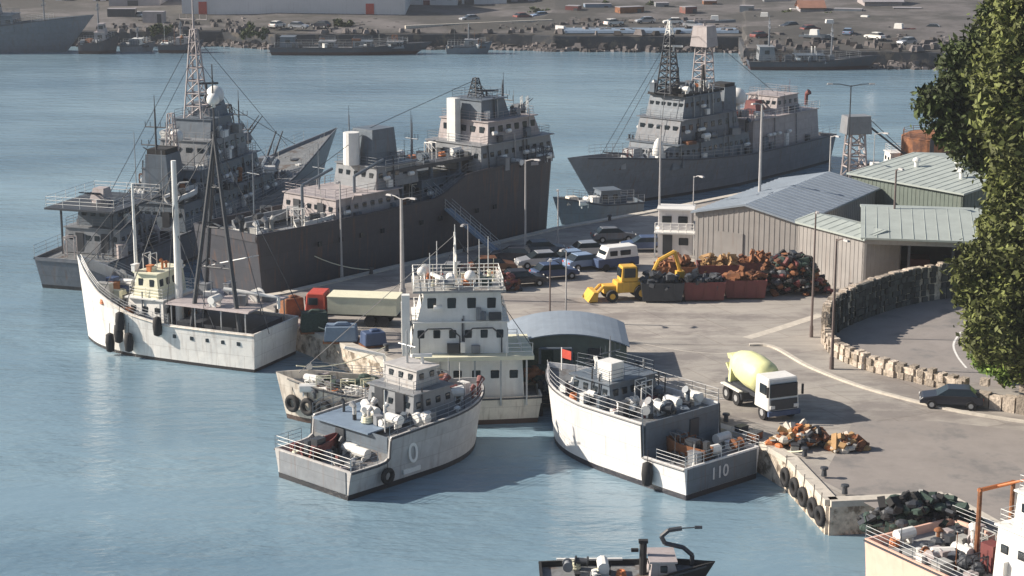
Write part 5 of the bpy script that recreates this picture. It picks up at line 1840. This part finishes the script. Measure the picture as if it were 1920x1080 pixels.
# cement mixer lorry
p = G(1423, 765, QZ)
r = thing('cement_mixer', 'cement mixer lorry with pale yellow drum parked on the sunlit quay', 'lorry', (p.x, p.y, QZ), math.radians(-68))
MB().box((-.8, 0, .85), (6.4, .9, .3)).box((-1.2, 0, .5), (1.2, 2.1, .5)).build('chassis', M['dark'], r)
cb = MB().box((2.35, 0, .75), (1.9, 2.4, 2.2), top=(.86, .93), shift=(-.1, 0)).build('cab', M['white'], r, bevel=.08)
window(cb, (3.22, 0, 2.15), 2.1, .95, 0)
for sg in (-1, 1):
    window(cb, (2.5, sg * 1.16, 2.15), .9, .7, sg * math.pi / 2)
    MB().box((3.4, sg * 1.32, 1.8), (.12, .12, .7)).build('mirror', M['black'], cb)
MB().box((3.28, 0, .85), (.08, 2.0, .7)).build('grille', M['dark'], cb)
MB().box((3.32, 0, .45), (.2, 2.4, .32)).build('bumper', M['blue'], r)
for y in (-.9, .9):
    MB().box((3.34, y, .95), (.1, .35, .22)).build('headlight', M['white'], cb)
mm = Matrix.Translation((1.25, 0, 2.25)) @ Matrix.Rotation(math.radians(-90 + 5), 4, 'Y')
MB().rev([(0, .5), (.12, .95), (.7, 1.15), (1.9, 1.2), (3.1, 1.1), (4.0, .8), (4.4, .55)], mm, 22).build('drum', M['paleyellow'], r, smooth=True)
MB().box((-3.2, 0, 1.1), (.3, 1.2, 1.9), top=(.8, .8)).box((-3.5, 0, 2.6), (.7, .7, .35), top=(1.2, 1.2)).build('hopper', M['paleyellow'], r)
MB().box((-3.9, 0, 1.6), (1.4, .45, .12), rot=Matrix.Rotation(.7, 4, 'Y')).build('chute', M['paleyellow'], r)
MB().box((1.15, 0, .95), (.25, 1.8, 1.5)).build('drum_mount', M['dark'], r)
for x in (2.4, -1.2, -2.6):
    for y in (-1.0, 1.0):
        o = MB().cyl((0, -.16, 0), (0, .16, 0), .5, .5, 16).build('wheel', M['black'], r)
        o.location = (x, y, .5)
        MB().cyl((0, -.17, 0), (0, .17, 0), .24, .24, 8).build('rim', M['steel'], o)
MB().box((-1.9, 1.12, 1.05), (2.6, .3, .08)).box((-1.9, -1.12, 1.05), (2.6, .3, .08)).build('mudguard', M['white'], r)

# red cabbed lorry with cream load bed on the pier
p = G(662, 606, QZ)
r = thing('lorry', 'lorry with cream box body and red cab on the pier behind the patrol boat', 'lorry', (p.x, p.y, QZ), math.radians(172))
MB().box((-.6, 0, .7), (7.0, 1.0, .3)).build('chassis', M['dark'], r)
MB().box((-1.0, 0, 1.0), (5.6, 2.3, 1.35)).box((-1.0, 0, 2.353), (5.7, 2.4, .07)).build('box_body', M['cream'], r)
cb = MB().box((2.9, 0, .6), (1.7, 2.2, 2.0), top=(.85, .92), shift=(-.1, 0)).build('cab', M['red'], r, bevel=.08)
window(cb, (3.66, 0, 1.95), 1.8, .7, 0)
for sg in (-1, 1):
    window(cb, (3.0, sg * 1.06, 1.95), .8, .6, sg * math.pi / 2)
for x in (2.7, -1.6, -2.7):
    for y in (-.95, .95):
        o = MB().cyl((0, -.15, 0), (0, .15, 0), .46, .46, 16).build('wheel', M['black'], r)
        o.location = (x, y, .46)
for y in (-.8, .8):
    MB().box((3.75, y, .8), (.08, .3, .2)).build('headlight', M['white'], cb)

# blue covered stacks on the pier near the lorry
for i, (px, s, m_, lb) in enumerate((((640, 640), (2.6, 1.6, 1.2), 'bluegrey', 'blue grey tarpaulin covered stack on the pier nearest the tug'), ((590, 622), (2.2, 1.4, 1.5), 'green', 'dark green covered stack on the pier left of the lorry'), ((700, 648), (1.8, 1.4, 1.0), 'blue', 'blue covered crate stack on the pier close to the patrol boat'), ((548, 592), (1.8, 1.2, 1.4), 'rust', 'rusty crate stack at the tip of the pier'))):
    p = G(*px, QZ)
    r = thing('covered_stack', lb, 'stack', (p.x, p.y, QZ), .2 * i, 'covered stacks on the pier')
    MB().box((0, 0, 0), (s[0] * 1.05, s[1] * 1.05, .14)).build('pallet', M['rust'], r)
    MB().box((0, 0, .14), s, top=(.9, .88)).box((.1, 0, .14 + s[2]), (s[0] * .5, s[1] * .5, .2), top=(.6, .6)).build('tarpaulin', M[m_], r, bevel=.07)


# ------------------------------------------------------------------ poles and lamps
def pole(px, py, ytop, label, m='polegrey', arm=1.2, head=1, r_=.11, heading=None, z=QZ):
    p = G(px, py, z)
    h = ZR(ytop, p.y) - z
    hd = random.uniform(-2.6, -.6) if heading is None else heading
    o = thing('lamp_post', label, 'lamp post', (p.x, p.y, z), hd, 'lamp posts on the quay')
    MB().cyl((0, 0, 0), (0, 0, .9), r_ * 1.5, r_ * 1.4, 10).cyl((0, 0, .9), (0, 0, h), r_, r_ * .6, 8).build('post', M[m], o)
    for k in range(head):
        a = math.pi * k
        mb = MB().path([(0, 0, h - .1), (arm * .6 * math.cos(a), 0, h + .12), (arm * math.cos(a), 0, h + .15)], .05, 5)
        mb.build('arm', M[m], o)
        MB().box((arm * math.cos(a) * 1.15, 0, h + .08), (.65, .26, .14), top=(.8, .7)).build('lamp_head', M['polegrey'], o)
    return o


pole(641, 520, 340, 'tall grey lamp post on the pier against the dark ship hull', r_=.1)
pole(985, 478, 300, 'grey lamp post in front of the dark ship bow')
pole(1046, 462, 355, 'thin lamp post by the open water gap', r_=.08)
pole(1235, 470, 235, 'pale lamp post left of the warship mast', r_=.12)
pole(1421, 462, 195, 'tall pale lamp post behind the grey hangar', r_=.17)
pole(1298, 470, 330, 'thin pole beside the two storey cabin', r_=.07)
pole(1671, 520, 318, 'grey lamp post before the open shed', m='poledark', r_=.13, arm=.6)
pole(1521, 632, 396, 'dark lamp post at the outer bend of the stone wall', m='poledark', r_=.1)
pole(1559, 692, 448, 'pale topped lamp post in front of the stone wall bend', m='poledark', r_=.12)
pole(1031, 606, 488, 'short dark lamp post left of the pair on the apron', m='poledark', r_=.07, arm=.5)
pole(1061, 606, 470, 'short pale lamp post right of the pair on the apron', r_=.07, arm=.5)
pole(755, 560, 372, 'thick twin armed lamp post on the pier', head=2, r_=.2)
pole(878, 548, 420, 'thin lamp post on the pier right of the patrol boat mast', r_=.06)
pole(1586, 396, 160, 'twin armed lamp post standing above the warehouse roof', m='dark', head=2, r_=.1, arm=1.9, heading=0)
pole(1552, 420, 255, 'plain lamp post left of the twin armed one', r_=.13)
pole(1634, 396, 250, 'slim lamp post at the right of the twin armed one', r_=.06)

# a crane beyond the warehouse
p = G(1600, 352, QZ)
r = thing('quay_crane', 'grey lattice quay crane standing beyond the warehouse roof', 'crane', (p.x, p.y, QZ), .2)
MB().box((0, 0, 0), (4.0, 3.4, 1.2)).build('base', M['dark'], r)
lattice(r, (0, 0, 1.2), 2.2, 1.6, 5.0, 'mauve', 4, .1, 'tower')
MB().box((0, 0, 6.2), (3.0, 2.2, 2.0), top=(.9, .9)).build('cab', M['house'], r)
MB().cyl((1.2, 0, 7.2), (7.0, -.3, 2.8), .14, .1, 6).cyl((1.2, 0, 8.1), (7.0, -.3, 2.9), .04, .04, 4).build('jib', M['dark'], r)
MB().box((1.6, -2.2, 0), (1.0, .8, 3.2)).build('white_cabinet', M['white'], r)
p = G(1640, 332, QZ)
r = thing('motor_launch', 'low dark motor launch with white cabin behind the warehouse', 'boat', (p.x, p.y + 8, 0), .1)
se = hull(r, 12, 3.6, lerp_sheer([(0, 2.0), (.5, 2.0), (1, 3)]), 'navy_dark', 'deck', bul=.3)
deckhouse(r, 3, 8, 2.6, 1.7, 1.9, 'white', rake=(.1, .5))

# ------------------------------------------------------------------ bollards, tyres on the quay wall, boxes
for i, t in enumerate((.06, .3, .52, .76, .94)):
    a, b_ = Vector((17.4, 111.2)), Vector((18.6, 103.3))
    p = a.lerp(b_, t)
    tyre((p.x - .42, p.y - .08, .95), math.radians(194), 'black tyre fender hung on the pale quay wall at right', 'tyre fenders on the quay wall', .5)
bol = thing('bollard', 'cast iron mooring bollard along the quay edge', 'bollard', (0, 0, 0), 0, 'mooring bollards')
MB().cyl((0, 0, 0), (0, 0, .4), .18, .14, 10).rev([(.4, .16), (.46, .26), (.56, .24), (.6, .1)], n=12).build('casting', M['dark'], bol)
for i, (x, y) in enumerate(((18.3, 111.3), (18.9, 107.5), (19.6, 104.3), (14.2, 118.6), (9.0, 125.3), (-4.8, 130.9), (-9.5, 136.5), (-14.0, 141.3), (-19.3, 148.6), (-12.6, 163.0), (-4.5, 172.6), (10, 187.8))):
    o = bol if i == 0 else copy_tree(bol)
    o.location = (x, y, QZ + .12)
rnd = random.Random(77)
boxes = [((1258, 800), 'white', 'small white box near the numbered patrol boat'), ((1340, 788), 'mauve', 'pale grey box on the quay left of the mixer lorry'), ((1390, 812), 'dark', 'dark box on the quay below the mixer lorry'),
         ((1415, 826), 'rust', 'rusty box nearest the brown gear heap'), ((1200, 690), 'house', 'grey box at the right end of the arched shed'), ((1215, 718), 'dark', 'dark box in the shadow of the arched shed'),
         ((1490, 846), 'kerb', 'pale stone box between the two gear heaps'), ((780, 600), 'mauve', 'pale box on the pier left of the wheelhouse')]
for px, m_, lb in boxes:
    p = G(*px, QZ)
    s = rnd.uniform(.7, 1.1)
    r = thing('fish_box', lb, 'box', (p.x, p.y, QZ), rnd.uniform(0, 1.5), 'boxes standing on the quay')
    MB().box((0, 0, 0), (s, s * .7, s * .6)).build('box', M[m_], r)
    MB().box((0, 0, s * .6 + .003), (s * 1.06, s * .76, .07)).build('lid', M['dark'], r)


# mooring lines, sagging between ship and quay
def line(label, a, b_, sag=.8, r_=.045):
    a, b_ = Vector(a), Vector(b_)
    o = thing('mooring_line', label, 'rope', a, 0)
    pts = [((b_ - a) * (i / 10)) - Vector((0, 0, sag * 4 * (i / 10) * (1 - i / 10))) for i in range(11)]
    MB().path(pts, r_, 5).build('rope', M['cream'], o)


line('pale rope from the bow of the 110 patrol boat to the quay', (4.1, 122.1, 4.5), (9.0, 125.3, QZ + .5))
line('pale rope from the stern of the 110 patrol boat to the quay bollard', (16.0, 113.8, 2.2), (18.3, 111.3, QZ + .5), .3)
line('pale rope from the trawler stern to the pier bollard', (-16.6, 143.2, 3.2), (-14.0, 141.3, QZ + .5), .3)
line('pale rope from the dark supply ship stern to the pier bollard', (-21, 160, 6.8), (-12.6, 163, QZ + .5), .9)
line('pale rope from the tug bow to the pier bollard', (-15.4, 128.5, 3.2), (-9.5, 136.5, QZ + .5), .6)


# ------------------------------------------------------------------ trees
def tree(name, label, base, trunk_h, blobs, leafm, n, seed, ls=.28, group=None, cat='tree'):
    r_ = thing(name, label, cat, base, 0, group)
    rnd = random.Random(seed)
    b0 = Vector(base)
    mb = MB()
    top = Vector((0, 0, trunk_h))
    mb.cyl((0, 0, -.2), top * .5, .55, .42, 10)
    mb.cyl(top * .5, top, .42, .3, 10)
    for c, rad in blobs:
        c = Vector(c) - b0
        mid = top.lerp(c, .5) + Vector((rnd.uniform(-.5, .5), rnd.uniform(-.5, .5), -.4))
        mb.cyl(top * rnd.uniform(.6, 1), mid, .2, .13, 6)
        mb.cyl(mid, c, .13, .05, 6)
        for k in range(5):
            d = Vector((rnd.gauss(0, 1), rnd.gauss(0, 1), rnd.gauss(0, 1))).normalized() * rad * .8
            mb.cyl(c, c + d, .05, .015, 4)
    mb.build('trunk', M['bark'], r_)
    bm = bmesh.new()
    tot = sum(rd ** 2 for _, rd in blobs)
    for c, rad in blobs:
        c = Vector(c) - b0
        nn = int(n * rad ** 2 / tot)
        # twig clusters on a lumpy shell
        ncl = max(6, nn // 34)
        for q in range(ncl):
            d = Vector((rnd.gauss(0, 1), rnd.gauss(0, 1), rnd.gauss(0, 1))).normalized()
            cc = c + d * rad * rnd.choice((rnd.uniform(.2, .7), rnd.uniform(.8, 1.12)))
            cs = rnd.uniform(.25, .55) * min(1.0, rad * .45)
            for k in range(34):
                p = cc + Vector((rnd.gauss(0, cs), rnd.gauss(0, cs), rnd.gauss(0, cs * .7)))
                nrm = (Vector((rnd.gauss(0, 1), rnd.gauss(0, 1), rnd.gauss(.6, 1)))).normalized()
                t1 = nrm.orthogonal().normalized()
                t2 = nrm.cross(t1)
                a = rnd.uniform(0, 6.28)
                lz = ls * (1.0 if q % 3 else 1.5)
                u1 = (t1 * math.cos(a) + t2 * math.sin(a)) * lz * rnd.uniform(.5, 1.1)
                u2 = (t2 * math.cos(a) - t1 * math.sin(a)) * lz * rnd.uniform(.25, .5)
                v = [bm.verts.new(p + u1), bm.verts.new(p + u2), bm.verts.new(p - u1), bm.verts.new(p - u2)]
                bm.faces.new(v)
    me = bpy.data.meshes.new('crown')
    bm.to_mesh(me)
    bm.free()
    me.materials.append(M[leafm])
    o = bpy.data.objects.new('crown', me)
    COL.objects.link(o)
    o.parent = r_
    return r_


def PB(px, py, Y, rad):
    """a leaf mass seen at a pixel, Y metres away"""
    v = (540 - py) / F
    k = Y / (math.cos(TH) + v * math.sin(TH))
    return ((px - 960) / F * k, Y, ZR(py, Y)), rad


tb = PB(2010, 720, 118, 0)[0]
tree('tall_tree', 'tall olive green tree whose crown fills the right edge', (tb[0], 118, QZ), 12,
     [PB(1900, 60, 118, 2.2), PB(1960, -10, 118, 3.2), PB(1890, 140, 117, 2.4), PB(1945, 250, 117, 3.2), PB(1985, 420, 118, 3.4), PB(1905, 215, 115, 2.0), PB(1940, 110, 116, 2.6), PB(2040, 130, 120, 4), PB(2060, 560, 119, 4)], 'leaf2', 46000, 5, .26)
tree('dark_tree', 'dark green tree leaning left over the water behind the rust tank', (PB(1960, 640, 126, 0)[0][0], 126, QZ), 13,
     [PB(1832, 105, 124, 1.8), PB(1795, 160, 124, 1.6), PB(1757, 192, 124, 1.2), PB(1795, 225, 124, 1.6), PB(1838, 270, 125, 1.9), PB(1870, 190, 125, 2.4), PB(1850, 160, 124, 1.9), PB(1895, 300, 125, 1.8), PB(1945, 300, 127, 2.8), PB(1880, 45, 126, 1.7)], 'leaf', 46000, 6, .26)
tree('bushy_tree', 'mid green bushy tree standing over the inner road', (PB(1945, 745, 122, 0)[0][0], 122, QZ), 6,
     [PB(1875, 432, 121, 1.4), PB(1895, 365, 121, 1.5), PB(1838, 492, 121, 1.5), PB(1850, 560, 121, 1.7), PB(1880, 620, 120, 2.0), PB(1925, 520, 121, 2.6), PB(1895, 455, 120, 1.9), PB(1940, 640, 121, 2.4), PB(1845, 640, 121, 1.1)], 'leaf2', 46000, 7, .24)
tree('low_bush', 'bright green bush at the foot of the trees', (PB(1885, 700, 128, 0)[0][0], 128, QZ), 1.0,
     [PB(1850, 665, 126, 1.0), PB(1890, 680, 125, 1.3), PB(1925, 670, 125, 1.4)], 'leaf3', 12000, 8, .2, cat='bush')

for i, (x, y, sz) in enumerate(((470, 60, 2.0), (640, 46, 1.6), (1130, 20, 2.6), (1225, 18, 2.2), (1330, 8, 3.0), (1480, 30, 2.0), (1560, 34, 1.8), (1660, 12, 3.2), (1715, 24, 2.6), (300, 56, 1.8), (1005, 26, 2.0))):
    p = G(x, y, FZ + 1)
    tree('shore_bush', 'dark scrubby bush on the far shore ' + ('left of the slipway' if x < 1040 else 'beyond the slipway'), (p.x, p.y, FZ + .3), .8,
         [((p.x, p.y, FZ + 1.2), sz * .7), ((p.x + sz * .9, p.y + .5, FZ + .9), sz * .6), ((p.x - sz * .8, p.y, FZ + 1.0), sz * .55)], 'leaf', 900, 60 + i, .42, group='bushes on the far shore', cat='bush')


# ------------------------------------------------------------------ haze: one closed box of thin air round everything
hz_m = bpy.data.materials.new('haze')
hz_m.use_nodes = True
t_ = hz_m.node_tree
t_.nodes.clear()
out = t_.nodes.new('ShaderNodeOutputMaterial')
pv = t_.nodes.new('ShaderNodeVolumePrincipled')
pv.inputs['Color'].default_value = (0.80, 0.86, 0.95, 1)
pv.inputs['Density'].default_value = 0.0002
pv.inputs['Anisotropy'].default_value = 0.2
t_.links.new(pv.outputs[0], out.inputs['Volume'])
o = MB().box((0, 2800, -3.2), (7000, 5900, 49)).build('haze', hz_m)
tag(o, 'thin pale blue haze lying over the whole harbour', 'haze', kind='stuff')
